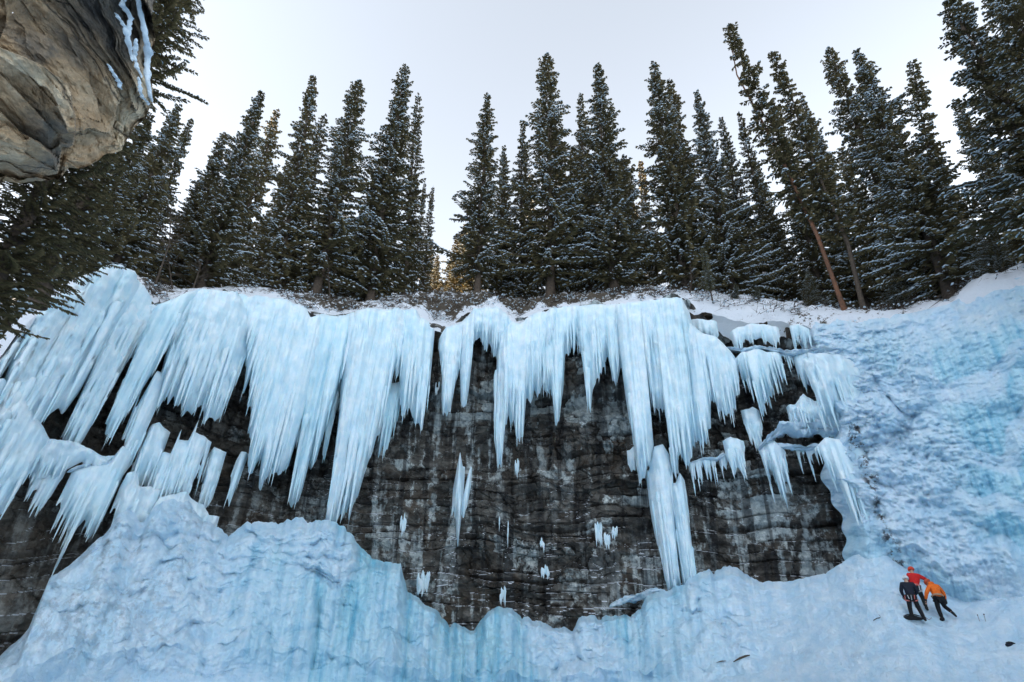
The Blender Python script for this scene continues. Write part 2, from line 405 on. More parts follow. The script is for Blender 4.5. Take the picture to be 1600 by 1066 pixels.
# snow and ice mounds in front of the cliff: one sheet from behind the viewer up to the foot of the rock
MOUND = [(-120, 1120), (0, 1030), (45, 985), (72, 915), (108, 890), (137, 862), (158, 846), (172, 824), (186, 806), (200, 800), (214, 812), (226, 820), (238, 800), (252, 786), (270, 782), (290, 788), (308, 802), (322, 820), (338, 828), (352, 834), (370, 830), (385, 822),
         (420, 818), (448, 812), (470, 810), (492, 811), (512, 818), (540, 828), (556, 852), (585, 880), (626, 884), (636, 930), (665, 945), (700, 972), (740, 988), (762, 962), (780, 954),
         (800, 955), (835, 972), (860, 984), (895, 990), (905, 970), (930, 962), (960, 965), (990, 966), (1010, 940), (1040, 922), (1070, 914), (1092, 904), (1108, 890), (1150, 891), (1192, 913),
         (1240, 908), (1290, 897), (1335, 869), (1360, 860), (1385, 862), (1410, 880), (1440, 905), (1500, 935), (1560, 930), (1600, 925), (1800, 900)]
ma, mt = poly_az(MOUND)
BOT = [(-300, 1180), (0, 1066), (800, 1066), (1600, 1066), (1900, 1066)]
ba_, bt_ = poly_az(BOT)
def r0m(a): return np.interp(np.degrees(a), [-64, -45, -38, -30, 12, 20, 27, 60], [13, 19, 24, 27, 28.5, 23, 15, 14])
def mound_r1(a):
    dg = np.degrees(a)
    return np.interp(dg, [-80, -60, -45, -38, -30, 22, 26, 31, 36, 45, 60], [15.5, 19, 25, 29, 33, 35.5, 34.0, 31.8, 31, 29, 22])
def mound_ice(a):
    return np.interp(np.degrees(a), [-40, -27, -22, -16, 10, 16, 20, 24], [0, .05, .55, .75, .75, .55, .15, .0])
def mound_t(a, t, full=False):
    """t in 0..1 from the bottom of the picture up to the outline; returns r, z (undisturbed)"""
    e0 = np.interp(a, ba_, bt_) - .01; e1 = np.interp(a, ma, mt); ice = mound_ice(a); s = a * 30
    e1 = e1 + (.010 * (pillows(s * .9, 0 * s + 3.3, 11) - .6) + .006 * (pillows(s * 2.3, 0 * s + 1.3, 12) - .6) + .003 * fbm(s * 3, 0 * s, 2, 3, 9)) * (1 - .7 * sstep(R(20), R(26), a))
    lin = t ** np.interp(np.degrees(a), [-40, 15, 25], [.8, .8, .40])
    nst = 2.8
    q = t * nst + 1.5 * pn(s * .13, t * 1.2, 3.0, 31) + .55 * pn(s * .42, t * 2.0, 6.0, 33)
    qi = np.floor(q); qf = q - qi; stair = (qi + sstep(.62, 1.0, qf)) / nst
    stair = np.clip(stair, 0, 1)
    tt = lin
    r = r0m(a) + (mound_r1(a) - r0m(a)) * np.clip(tt, 0, 1)
    e = e0 + (e1 - e0) * t
    if full: return r, CAMZ + r * e, qf
    return r, CAMZ + r * e
A = np.radians(np.linspace(-64, 64, 1400)); T = np.linspace(0, 1, 300)
aa, tt = np.meshgrid(A, T, indexing='ij')
r, z, qf = mound_t(aa, tt, True)
ledge = 0 * qf; lipb = 0 * qf
ice = mound_ice(aa); s = aa * 30
wx = .35 * pn(s * .7, z * .9, 1.0, 19); wy = .35 * pn(s * .7, z * .9, 5.0, 20)
lump = pillows(s * .5 + wx, z * .85 + wy, 1) * .55 + pillows(s * 1.2 + wx * 2, z * 2.1 + wy, 2) * .30 + pillows(s * 2.6 + wx * 3, z * 4.6 + wy * 2, 3) * .12; lump2 = fbm(s * .35, r * .25, z * .35, 3, 25)
flp = pillows(s * 1.25 + .3 * pn(s * .6, z * .3, 0, 26), z * .16 + s * .05, 27); flute = .6 * flp + .3 * pillows(s * 3.0 + .2 * pn(s, z * .3, 0, 26), z * .3, 28)
left = 1 - sstep(R(-30), R(-22), aa)
drape = sstep(.2, .5, pn(s * .16, z * .28, 4.0, 41) * .8 + .52) * np.clip(ice * 1.3, 0, 1)
fl = np.clip(tt * 5, 0, 1) * np.clip((1 - tt) * 9 + .25, 0, 1)
right = sstep(R(18), R(24), aa)
amp = (1 - right * .75)
dr = .07 * fbm(s * 2.2, z * 2.6, 1.0, 3, 56, .6) * (1 - .6 * drape) * fl * amp - (lump * (2.0 - 1.1 * drape - .7 * left) * amp + flute * (.5 + 1.6 * drape) * ice * (1 - .6 * ledge) + .35 * lipb * ice * pillows(s * .7, tt * 9, 29) + .45 * flp * left + .35 * lump2 * amp) * fl
dz = (.30 * fbm(s * .8, r * .6, 2.0, 4, 51) * amp + .05 * fbm(s * 2.6, r * 1.6, z * 2.6, 3, 55, .65) * (1 - .3 * right) + left * .22 * fbm(s * .5, z * .5, r, 3, 57)) * np.clip((1 - tt) * 6 + .3, 0, 1)
kk = 1 + dr / r
rd = r * kk; z2 = CAMZ + (z - CAMZ) * kk + dz * np.clip(tt * 8, .3, 1)
groove_shade = (1 - flp) ** 1.2 * 1.2 + .4 * (1 - pillows(s * 3.0 + .2 * pn(s, z * .3, 0, 26), z * .3, 28))  # creases between ribs tinted bluer, painted shading that the soft light lacks
icea = np.clip(ice * (.10 + .45 * drape + drape * groove_shade) * (1 - .7 * ledge) + .12 * groove_shade * (1 - right), 0, 1)
# rows towards and past the viewer, and the lip that drops behind the outline
R0A = r0m(A)[:, None]; pre = 1.0 + (R0A - 3.2) * np.linspace(0, 1, 40)[None, :]
z0 = z2[:, :1]
zp = (z0 - .25) * np.clip((pre - 4) / (R0A - 4), 0, 1) ** 1.5
zp = zp + .06 * fbm(aa[:, :1] * 10, pre, 0, 3, 5) * 1.0
post_r = np.stack([rd[:, -1] + .25, rd[:, -1] + .8, Rw(A) + 2.2], 1)
post_z = np.stack([z2[:, -1] - .05, z2[:, -1] - .35, np.minimum(z2[:, -1] - .8, z2[:, -1] * .8)], 1)
RR = np.concatenate([pre, rd, post_r], 1); ZZ = np.concatenate([zp, z2, post_z], 1)
AA = A[:, None] * np.ones_like(RR)
IC = np.concatenate([0 * pre, icea, icea[:, -1:] * np.ones((1, 3))], 1)
me = quads_mesh('snow_ground', pol(AA, RR, ZZ), grid_loops(RR.shape[0], RR.shape[1], flip=True), True,
                {'ice': IC.ravel(), 'surf': np.stack([AA * 30, ZZ * 1.0 + RR * .25, 0 * RR], -1).reshape(-1, 3)})
MOUND_R, MOUND_Z, MOUND_A = rd, z2, A
spk_ = sstep(R(-24), R(-31), AA) * sstep(.0, .5, pn(AA * 12, ZZ * .5, 2.0, 44) + .35) * .26 + .2 * sstep(.2, .5, pn(AA * 16, RR * .35, 2.0, 45)) * sstep(R(12), R(20), AA)
at_ = me.attributes.new('bare', 'FLOAT', 'POINT'); at_.data.foreach_set('value', spk_.ravel().astype(np.float32))
M['mound'] = mat_ice('mound_ice_and_snow_material', True, True)
tag(obj('snow_mounds', me, M['mound']), kind='structure')
def mound_point(px, py):
    """the point of the snow surface seen at that photo pixel"""
    a, t = azel(px, py); i = int(round(float(np.interp(a, A_M, np.arange(len(A_M))))))
    col_t = (MOUND_Z[i] - CAMZ) / MOUND_R[i]
    j = int(np.argmin(np.abs(col_t - t)))
    return Vector((MOUND_R[i, j] * math.sin(a), MOUND_R[i, j] * math.cos(a), MOUND_Z[i, j]))
A_M = MOUND_A
# the wide ground under everything
g = np.array([(-900, -900, -3), (900, -900, -3), (900, 900, -3), (-900, 900, -3)])
tag(obj('ground', quads_mesh('ground', g, [(0, 1, 2, 3)]), M['snow']), kind='structure')

# frozen waterfall that pours down the right side of the bowl
FTOP = [(1180, 515), (1240, 502), (1290, 498), (1330, 493), (1420, 490), (1480, 476), (1540, 445), (1600, 432), (1800, 400)]
fa, ft = poly_az(FTOP)
aF0 = float(azel(1352, 800)[0])
A = np.linspace(aF0 - R(1.6), R(66), 560); T = np.linspace(0, 1, 330)
aa, tt = np.meshgrid(A, T, indexing='ij')
e1 = np.interp(aa, fa, ft); e0 = np.interp(aa, ma, mt) - .05
rb = np.interp(np.degrees(aa), [20, 26, 31, 36, 45, 60, 70], [36.2, 34.6, 32.0, 31.0, 29.0, 22, 20]); rt = Rw(aa) + .9
q = tt * 5 + 1.1 * pn(aa * 9, tt * 3, 1.0, 61) + .35 * pn(aa * 30, tt * 5, 1.0, 62); qi = np.floor(q); st2 = (qi + sstep(.5, 1, q - qi)) / 5; ledge = sstep(.45, .65, q - qi) * (1 - sstep(.95, 1, q - qi))
k = np.clip(.35 * tt + .65 * st2, 0, 1)
r = rb + (rt - rb) * k; z = CAMZ + r * (e0 + (e1 - e0) * tt); s = aa * 33
wx = .45 * pn(s * .5, z * .5, 1.0, 69); wy = .45 * pn(s * .5, z * .5, 5.0, 70)
l1 = pillows(s * .33 + wx, z * .42 + wy, 4); l2 = .5 * pillows(s * 1.0 + wx * 2, z * 1.5 + wy * 2, 5) + .38 * pillows(s * 2.0 + wx * 3, z * 3.1 + wy * 3, 6) + .2 * billow(s * 2, z * 2, r, 3, 75); l3 = fbm(s * 4, z * 4.5, r, 2, 79)
fl = billow(s * 1.6, z * .12, 4.0, 3, 81, .55)
smoothblue = sstep(R(37), R(43), aa + .06 * pn(s * .15, z * .15, 3.0, 88)) * .85
topz = sstep(.75, 1.0, tt)
edge = sstep(0, R(1.6), aa - A[0])
drp = sstep(.40, .66, .5 + .9 * pn(s * .22, z * .18, 2.0, 85)) * (1 - topz)
rough = .35 + .95 * sstep(-.35, .45, pn(s * .16, z * .16, 3.0, 96))
dr = -(1.3 * l1 * (1 - .8 * topz) + .62 * rough * l2 * (1 - .55 * smoothblue) * (1 - .35 * drp) * (1 - .55 * topz) + .12 * l3 * (1 - .6 * smoothblue) + .65 * fl * drp * (1 - .75 * smoothblue)) * (.75 + .25 * edge) + .35 * fbm(s * 2.0, z * 2.4, 1.0, 3, 57, .6) * (1 - .6 * smoothblue)
dr = dr * np.clip((1 - tt) * 14 + .15, 0, 1) * (.3 + .7 * sstep(.02, .22, tt))
r2 = r + dr + (1 - edge) * 2.5
e = (z - CAMZ) / r
aa = aa - (1 - sstep(0, R(5), aa - A[0])) * R(2.0) * (.25 + pn(z * .22, 0, 5.0, 97) + .5 * pn(z * .8, 0, 5.0, 98))
icea = np.clip(.02 + .45 * drp * (1 - ledge) + .42 * (1 - .4 * ledge) * smoothblue * sstep(.95, .75, tt) * (.6 + .4 * sstep(.1, .3, tt)) + .25 * pn(s * .3, z * .3, 9., 90), 0, 1)
me = quads_mesh('frozen_waterfall', pol(aa, r2, CAMZ + r2 * e), grid_loops(len(A), len(T), flip=True), True,
                {'ice': icea.ravel(), 'surf': np.stack([s, z, 0 * s], -1).reshape(-1, 3)})
M['fall'] = mat_ice('waterfall_ice_material', True, True)
bare_line = np.abs((aa - (azel(1340, 690)[0] + (azel(1402, 870)[0] - azel(1340, 690)[0]) * np.clip((zlip(aa) * .60 - z) / (zlip(aa) * .52), -1, 1.1))) * 33)
bare_ = sstep(.42, .10, bare_line + .3 * pn(s * 1.2, z * 1.2, 0, 93)) * sstep(.66, .60, z / zlip(aa))
at_ = me.attributes.new('bare', 'FLOAT', 'POINT'); at_.data.foreach_set('value', bare_.ravel().astype(np.float32))
tag(obj('frozen_waterfall', me, M['fall']), 'broad frozen waterfall of lumpy pale blue ice behind the climbers', 'frozen waterfall')

# ridge added off-frame at left, shaped to block the low sun from the canyon
a_pl = math.radians(SUN_TRAVEL_AZ); bsl = math.tan(R(SUN_ELEV)) / math.cos(a_pl)
X0 = -300.0
def crest(y): return 66 + (48 - y) * bsl
ys = np.linspace(-420, 95, 120); us = np.linspace(0, 1, 26)
yy, uu = np.meshgrid(ys, us, indexing='ij')
zc = np.clip(crest(yy), -5, 330) + 4 * fbm(yy * .03, 0 * yy, 1, 3, 7)
prof = 1 - np.abs(uu * 2 - 1)
xx = X0 + (uu - .5) * 2 * (120 + zc * .35); zz = -5 + (zc + 5) * prof ** .9 + 5 * fbm(xx * .03, yy * .03, 2, 4, 8) * prof * (1 - prof)
me = quads_mesh('sun_block_ridge', np.stack([xx, yy, zz], -1), grid_loops(len(ys), len(us)), True, {'ice': np.full(xx.size, .6)})
tag(obj('sun_block_ridge', me, M['rim']), kind='structure')
# ================================================================== ICE CURTAINS
M['ice_drip'] = mat_ice('icicle_material')
def cone_verts(a0, r0, ztop, zbot, rad, seed, nseg=7, nrow=14, lens=False):
    """a tapering, slightly knobbly icicle in world space"""
    rnd = np.random.RandomState(seed)
    t = np.linspace(0, 1, nrow)
    L = ztop - zbot
    rr = rad * (1 - t) ** .75 * (1 + .16 * np.interp(t * nrow * .7, np.arange(nrow), rnd.randn(nrow)))
    rr[0] *= .6
    if lens: rr *= np.sqrt(np.clip(t * 3.5, .02, 1))
    ph = np.linspace(0, 2 * np.pi, nseg, endpoint=False)
    wob = np.cumsum(rnd.randn(nrow)) * rad * .03
    cx, cy = r0 * math.sin(a0), r0 * math.cos(a0)
    X = cx + wob[:, None] + rr[:, None] * np.cos(ph); Y = cy + rr[:, None] * np.sin(ph) * np.ones_like(X); Z = (ztop - t * L)[:, None] * np.ones_like(X)
    v = np.stack([X, Y, Z], -1).reshape(-1, 3)
    q = []
    for i in range(nrow - 1):
        for j in range(nseg):
            q.append((i * nseg + j, (i + 1) * nseg + j, (i + 1) * nseg + (j + 1) % nseg, i * nseg + (j + 1) % nseg))
    return v, np.array(q)
def curtain(label, top, bot, off=.3, thick=.5, lean=0.0, amp=.9, blue=.15, seed=1, nic=10, icr=(.035, .09), lump=.12, spk=(.22, .6), cat='ice curtain', name='ice_curtain', snowtop=0.0, tuck=0.0):
    tp = np.array(top, float); bp = np.array(bot, float)
    def conv(p):
        a, t = azel(p[:, 0], p[:, 1]); r = Rw(a) - off; z = CAMZ + r * t
        return a - lean * z / r, z
    ta, tz = conv(tp); b_a, bz = conv(bp)
    o = np.argsort(b_a); b_a, bz = b_a[o], bz[o]; o = np.argsort(ta); ta, tz = ta[o], tz[o]
    rm = float(Rw(b_a.mean())) - off
    al, ar = min(b_a[0], ta[0]), max(b_a[-1], ta[-1])
    w = (ar - al) * rm
    n = int(np.clip(w / .042, 24, 520))
    a = np.linspace(al, ar, n); s = a * rm
    rnd = np.random.RandomState(seed)
    # hanging points: many icicles of their own width and length
    k = max(2, int(w / .17)); notch = np.full(n, 1.0)
    cs = rnd.uniform(s[0], s[-1], k); ws = rnd.uniform(spk[0], spk[1], k) * .5; ls = rnd.uniform(.15, 1, k)
    for c, ww, l in zip(cs, ws, ls):
        notch = np.minimum(notch, 1 - l * np.clip(1 - np.abs(s - c) / ww, 0, 1))
    k2 = max(1, int(w / .8)); nb_ = np.full(n, 1.0)
    for c, ww, l in zip(rnd.uniform(s[0], s[-1], k2), rnd.uniform(.35, .75, k2), rnd.uniform(.3, 1, k2)):
        nb_ = np.minimum(nb_, 1 - l * np.clip(1 - np.abs(s - c) / ww, 0, 1) ** 1.3)
    if w > 2.0: notch = .62 * notch + .62 * nb_ - .10
    zt = np.interp(a, ta, tz) + .10 * fbm(s * .9, 0 * s, seed, 3, 5)
    zb = np.interp(a, b_a, bz)
    bl = np.clip((b_a[0] - a) / max(b_a[0] - al, 1e-6), 0, 1); br = np.clip((a - b_a[-1]) / max(ar - b_a[-1], 1e-6), 0, 1)
    zb = zb + (zt - 1.2 - zb) * np.maximum(bl, br) ** .6 * (zt - 1.2 > zb)
    zb = zb + 2.0 * amp * (notch - .40)
    edge = np.minimum(np.arange(n), np.arange(n)[::-1]) / 2.0
    zb = np.minimum(zb, zt - .15)
    H = zt - zb
    nt_ = int(np.clip(np.median(H) / .16, 14, 90)); t = np.linspace(0, 1, nt_) ** 1.0
    S, TT = np.meshgrid(s, t, indexing='ij'); Z = zt[:, None] - H[:, None] * TT
    up = zt[:, None] - Z; dn = Z - zb[:, None]
    es = np.minimum(S - s[0], s[-1] - S)
    T = thick * np.sqrt(np.clip(1 - (1 - np.clip(up / .9, 0, 1)) ** 2, 0, 1)) * (1 - np.exp(-dn / 1.1)) * np.sqrt(np.clip(es / (thick * .9 + .02), 0, 1))
    big = (fbm(S * .28, Z * .06, seed * 1.7, 2, 101) * .55) * np.clip(dn / 2, 0, 1) * np.clip(up / 1.5, 0, 1)
    fl = pillows(S * .75 + .3 * pn(S * .5, Z * .1, seed, 3), Z * .09 + seed * 3.3, seed) * .42 + pillows(S * 2.0 + .2 * pn(S, Z * .2, seed, 4), Z * .2 + seed, seed + 5) * .13 + billow(S * 4.5, Z * .12, seed * 2.1, 1, 107) * .10
    fl = fl * (1 - np.exp(-dn / .5)) * np.clip(es / .15, 0, 1) * (.35 + .65 * np.clip(up / 2.0, 0, 1))
    lm = lump * 1.3 * fbm(S * 1.1, Z * .9, seed, 4, 111) * np.clip(dn, 0, 1) * np.clip(es / .3, 0, 1)
    lm = lm + snowtop * billow(S * .9, Z * 1.3, seed, 3, 113) * np.clip(es / .3, 0, 1) * np.clip(dn, 0, 1)
    rad = rm * 0 + (Rw(a)[:, None] - off) - T - big - fl * (.6 + thick) - lm
    u_ = ((a - a[0]) / (a[-1] - a[0]))[:, None]; rad = rad + tuck * u_ ** 1.5
    AZ = a[:, None] + lean * Z / (Rw(a)[:, None] - off)
    v1 = pol(AZ, rad, Z).reshape(-1, 3)
    rback = Rw(a)[:, None] - off + tuck * u_ ** 1.5 + .12 * np.clip(dn, 0, 1) + 0 * Z
    rows = np.unique(np.concatenate([np.arange(0, nt_, 5), [nt_ - 1]]))
    v2 = pol(AZ, rback, Z)[:, rows].reshape(-1, 3)
    q1 = grid_loops(n, nt_); q2 = grid_loops(n, len(rows), off=len(v1), flip=True)
    iv = blue * .9 + .28 * np.clip(pn(S * .35, Z * .07, seed * 3.1, 121), -.3, 1) - .25 * np.clip(1 - up / 1.2, 0, 1)
    ice_a = np.concatenate([np.clip(iv, 0, 1).ravel(), np.full(len(v2), blue + .2)])
    sf1 = np.stack([S + seed * 3.7, Z, 0 * Z], -1).reshape(-1, 3); sf2 = np.stack([S + seed * 3.7, Z, 0 * Z], -1)[:, rows].reshape(-1, 3)
    org = pol(np.array([a[n // 2]]), np.array([rm]), np.array([zt.max()]))[0]
    me = quads_mesh('ice_sheet', np.concatenate([v1, v2]) - org, np.concatenate([q1, q2]), True, {'ice': ice_a, 'surf': np.concatenate([sf1, sf2])})
    root = empty(name, org); tag(root, label, cat)
    obj('ice_sheet', me, M['ice'], root)
    # the fused round icicles the sheet is made of
    if w > .8:
        FV = []; FQ = []; FI = []; o_ = 0
        for i in range(int(w / .15)):
            c = rnd.randint(1, n - 1); Hc = H[c]
            if Hc < 1.0: continue
            f0 = rnd.uniform(.25, .85); zl = zb[c] + Hc * (1 - f0) if Hc < 4 else zb[c] + rnd.uniform(.8, min(Hc * .75, 5.5))
            j = int(np.clip(np.searchsorted(-Z[c], -zl), 1, nt_ - 1)); ztip = zb[c] - rnd.uniform(-.35, .75) * min(1, amp + .1); L = zl - ztip
            if L < .4: continue
            rc = (.05 + .022 * L) * rnd.uniform(.7, 1.3); r_ = rad[c, j] + rc * .55
            v, q = cone_verts(a[c] + lean * zl / r_, r_, zl, ztip, rc, seed * 1000 + i, 8, 16)
            if lean:
                az = a[c]; dz_ = v[:, 2] - zl; v[:, 0] += lean * dz_ * math.cos(az); v[:, 1] -= lean * dz_ * math.sin(az)
            FV.append(v); FQ.append(q + o_); o_ += len(v); FI.append(np.full(len(v), np.clip(blue * .8 + rnd.uniform(-.1, .22), 0, 1)))
        if FV:
            FV = np.concatenate(FV); me = quads_mesh('icicle_fringe', FV - org, np.concatenate(FQ), True, {'ice': np.concatenate(FI), 'surf': np.stack([FV[:, 0] * 2, FV[:, 2], FV[:, 1]], -1)})
            tag(obj('icicle_fringe', me, M['ice_drip'], root), kind='stuff')
    for i in range(nic):
        c = rnd.randint(2, n - 2)
        zl = zb[c] + rnd.uniform(.15, 1.0) * min(H[c] * .6, 2.2); L = (zl - zb[c]) + rnd.uniform(-.4, .9) * min(1, amp + .2)
        rd_ = rnd.uniform(*icr) * min(1, L / 1.2)
        r_ = float(Rw(a[c])) - off + tuck * float(u_[c, 0]) ** 1.5 - thick * .35 * rnd.rand() - .05
        az = a[c] + lean * zl / r_
        v, q = cone_verts(az, r_, zl, zl - L, rd_, seed * 100 + i)
        if lean:
            dz_ = v[:, 2] - zl; v[:, 0] += lean * dz_ * math.cos(az); v[:, 1] -= lean * dz_ * math.sin(az)
        sf = np.stack([v[:, 0] * 2, v[:, 2], v[:, 1] * 0], -1)
        me = quads_mesh('icicle', v - org, q, True, {'ice': np.full(len(v), blue), 'surf': sf})
        obj('icicle', me, M['ice_drip'], root)
    return root

LN = .09
curtain('thin ice veneer frozen to the rock between the upper left sheets',
        [(10, 585), (38, 525), (60, 496), (110, 462), (165, 436), (208, 448), (240, 486), (262, 480), (300, 468), (340, 464), (376, 470)],
        [(-30, 720), (30, 680), (90, 640), (128, 610), (170, 600), (205, 600), (240, 575), (268, 545), (285, 540), (320, 575), (350, 580), (372, 540)], .15, .4, LN, .9, .2, 48, 16, lump=.25)
curtain('wide pale ice sheet at the far left, beneath the dark overhanging branches',
        [(-60, 640), (0, 590), (20, 555), (38, 520), (60, 492), (110, 458), (160, 431), (203, 443), (207, 452)],
        [(-100, 820), (-40, 760), (0, 690), (40, 690), (52, 684), (64, 680), (84, 668), (92, 660), (100, 660), (110, 640), (124, 615), (142, 588), (168, 545)], .5, .8, LN, .7, .12, 3, 16, lump=.35, snowtop=.4)
curtain('lower left ice apron with long drips above the brown slab, at the frame edge',
        [(-60, 610), (0, 600), (30, 620), (60, 665), (80, 700), (100, 712)],
        [(-60, 900), (-30, 855), (0, 818), (14, 792), (33, 759), (48, 752), (62, 738), (78, 722)], .9, .8, LN, .8, .08, 4, 14, lump=.25, snowtop=.4)
curtain('small fringe of ice hanging from the snowy ledge above the brown slab at lower left',
        [(48, 742), (70, 738), (92, 742), (104, 735)], [(44, 775), (48, 802), (58, 812), (66, 800), (74, 780), (86, 768)], .6, .3, LN, .6, .15, 5, 8, lump=.15)
curtain('grey streaked ice strip full of frozen snow between two smooth sheets on the left wall',
        [(168, 512), (182, 500), (205, 480), (236, 486), (250, 492)],
        [(86, 700), (92, 702), (100, 708), (112, 712), (124, 700), (137, 683), (146, 662), (157, 640), (166, 622), (175, 605), (190, 582)], .35, .35, LN, .5, .1, 6, 12, lump=.3, snowtop=.3)
curtain('slanting ice blade ending in one long point over brown rock, left wall',
        [(232, 492), (262, 477), (300, 464), (318, 462)],
        [(150, 690), (162, 703), (176, 682), (190, 660), (199, 648), (214, 628), (230, 602), (248, 572), (262, 545), (275, 520)], .55, .55, LN, .8, .15, 7, 18)
curtain('slim ice column trickling down the left wall onto the ice skirt',
        [(206, 650), (218, 618), (228, 590), (242, 586)], [(172, 748), (182, 748), (192, 742), (204, 730)], .5, .35, LN, .4, .2, 8, 6, lump=.2)
curtain('flared skirt of ice with pointed tips over the brown slab at lower left',
        [(112, 738), (130, 733), (150, 729), (172, 722), (190, 700), (200, 705)],
        [(82, 897), (88, 880), (94, 866), (103, 850), (112, 842), (119, 842), (122, 876), (130, 868), (140, 858), (150, 835), (160, 815), (172, 790), (184, 762)], .9, .6, LN, .7, .12, 9, 20)
curtain('wide white ice apron left of the biggest curtain, with a blunt tip over dark rock',
        [(256, 480), (300, 463), (340, 461), (368, 463), (374, 475), (388, 500)],
        [(243, 612), (248, 630), (258, 634), (264, 645), (271, 655), (279, 640), (294, 652), (304, 655), (317, 674), (327, 687), (339, 669), (350, 650), (358, 630), (366, 612), (377, 582), (386, 556)], .5, .7, .04, .7, .1, 10, 22, lump=.2, snowtop=.2)
curtain('short ice drape pouring off a ledge under the blunt-tipped apron',
        [(266, 712), (278, 690), (286, 664), (294, 690), (304, 678), (311, 656), (318, 684), (326, 690)], [(222, 792), (240, 800), (262, 802), (284, 804), (298, 796), (306, 765), (314, 722)], .9, .55, .04, .6, .12, 11, 12)
curtain('rubbly ice tongue beside the ice skirt, reaching down to the mound at lower left',
        [(186, 764), (198, 742), (212, 736), (218, 760)], [(166, 856), (182, 862), (200, 862), (216, 862), (226, 850)], 1.3, .6, .05, .4, .06, 12, 6, lump=.5, snowtop=.6)
curtain('snow-crusted ice step in the cascade, between the two rock windows at lower left',
        [(232, 800), (250, 778), (290, 772), (318, 790), (326, 806)], [(224, 850), (246, 866), (270, 860), (290, 868), (330, 852)], 1.5, .7, .05, .5, .08, 13, 10, lump=.5, snowtop=.5)
curtain('ice step in the cascade at lower left, just above the blue mound',
        [(228, 850), (262, 842), (300, 846), (316, 856)], [(222, 895), (250, 895), (280, 892), (306, 890), (318, 870)], 3.2, .7, .04, .5, .2, 14, 8, lump=.4, snowtop=.5)
curtain('thin frosted ice rib on dark rock left of the biggest curtain',
        [(368, 722), (376, 708), (384, 710)], [(349, 792), (356, 798), (364, 780), (372, 752)], .3, .2, .1, .4, .1, 15, 2)
curtain('frosty ice runnel down the rock between the slim column and the ledge drape, left wall',
        [(222, 690), (234, 668), (248, 664), (256, 674)], [(196, 762), (208, 780), (222, 790), (236, 762), (246, 730)], .4, .3, .04, .7, .1, 50, 6, lump=.25, snowtop=.3)
curtain('frosted ice strip under the blunt-tipped apron, just right of the ledge drape',
        [(322, 716), (334, 700), (346, 704)], [(306, 800), (316, 808), (326, 800), (336, 770)], .4, .25, .03, .5, .1, 51, 4, lump=.2, snowtop=.2)
# the biggest curtain, in four neighbouring flows
curtain('biggest curtain, left flow: broad smooth ice fringed with many points',
        [(376, 482), (384, 470), (400, 468), (440, 472), (478, 487), (484, 502), (500, 498)],
        [(372, 637), (378, 628), (388, 600), (384, 758), (389, 760), (396, 745), (406, 726), (402, 782), (410, 765), (418, 751), (428, 769), (434, 762), (439, 751), (447, 734), (452, 712), (462, 700), (472, 672)], .8, .9, .03, .8, .10, 16, 26)
curtain('biggest curtain, second flow: long bluish ice reaching down near the mound top',
        [(480, 490), (486, 503), (500, 497), (540, 497), (558, 491), (566, 490)],
        [(442, 818), (447, 816), (461, 803), (472, 774), (480, 738), (484, 742), (488, 750), (494, 728), (502, 700), (512, 665), (524, 628), (537, 592), (546, 560)], .5, .8, .03, .9, .38, 17, 24)
curtain('narrow ice spear hanging in the dark gap of the biggest curtain',
        [(508, 600), (522, 590), (536, 585)], [(503, 708), (508, 716), (514, 690), (524, 650), (532, 615)], .25, .25, .02, .4, .45, 18, 5)
curtain('biggest curtain, third flow: the long pillar that stands on the blue mound',
        [(540, 498), (556, 491), (580, 489), (620, 489), (640, 489)],
        [(503, 842), (512, 845), (540, 842), (545, 806), (550, 796), (556, 790), (563, 766), (571, 745), (580, 718), (588, 690), (594, 684), (601, 652), (607, 606), (614, 590), (622, 590)], 1.0, 1.0, .03, .6, .10, 19, 22)
curtain('biggest curtain, right flow: short ice ending in a cluster of points beside the bare notch',
        [(612, 489), (650, 488), (656, 500), (670, 506), (672, 515)],
        [(612, 590), (622, 592), (626, 658), (632, 648), (641, 648), (646, 671), (652, 672), (659, 687), (664, 673), (668, 640), (671, 610), (672, 560)], .8, .8, .0, .6, .12, 20, 18)
curtain('bluish icicle cluster hanging behind the third flow of the biggest curtain',
        [(592, 640), (606, 600), (625, 598)], [(590, 690), (597, 729), (604, 700), (610, 712), (616, 668), (624, 650)], .1, .25, .02, .9, .5, 21, 10)
# the middle
curtain('small curtain between the bare notch and the dark alcove, white and snow-crusted on top',
        [(686, 530), (697, 514), (716, 508), (730, 497), (740, 486), (775, 482), (790, 492), (800, 505), (808, 516)],
        [(688, 640), (691, 668), (695, 655), (703, 640), (711, 610), (718, 584), (719, 640), (723, 648), (731, 628), (737, 574), (739, 549), (748, 544), (756, 546), (771, 550), (776, 566)], .7, .6, -.0, .6, .06, 22, 14, snowtop=.25)
curtain('centre curtain, left flow: long twin points over the rust-stained rock',
        [(786, 520), (800, 506), (812, 509), (836, 493), (860, 485), (882, 483)],
        [(772, 690), (776, 741), (783, 733), (789, 678), (793, 663), (802, 678), (807, 700), (812, 707), (818, 683), (822, 634), (829, 648), (840, 617), (850, 610)], .7, .8, 0, .8, .10, 23, 24)
curtain('centre curtain, second flow: ragged ice with one narrow tongue left of the arch',
        [(836, 493), (860, 485), (900, 481), (930, 480)],
        [(836, 612), (852, 622), (860, 618), (867, 656), (875, 655), (881, 633), (884, 582), (890, 556), (904, 545), (912, 572)], .5, .75, 0, 1.0, .16, 24, 24)
curtain('centre curtain, third flow: short fringe right of the arch',
        [(896, 481), (930, 480), (965, 478), (1000, 476)],
        [(902, 546), (911, 572), (917, 633), (923, 647), (929, 625), (936, 597), (951, 574), (959, 607), (969, 607), (974, 587), (980, 600)], .6, .7, 0, .8, .12, 25, 24)
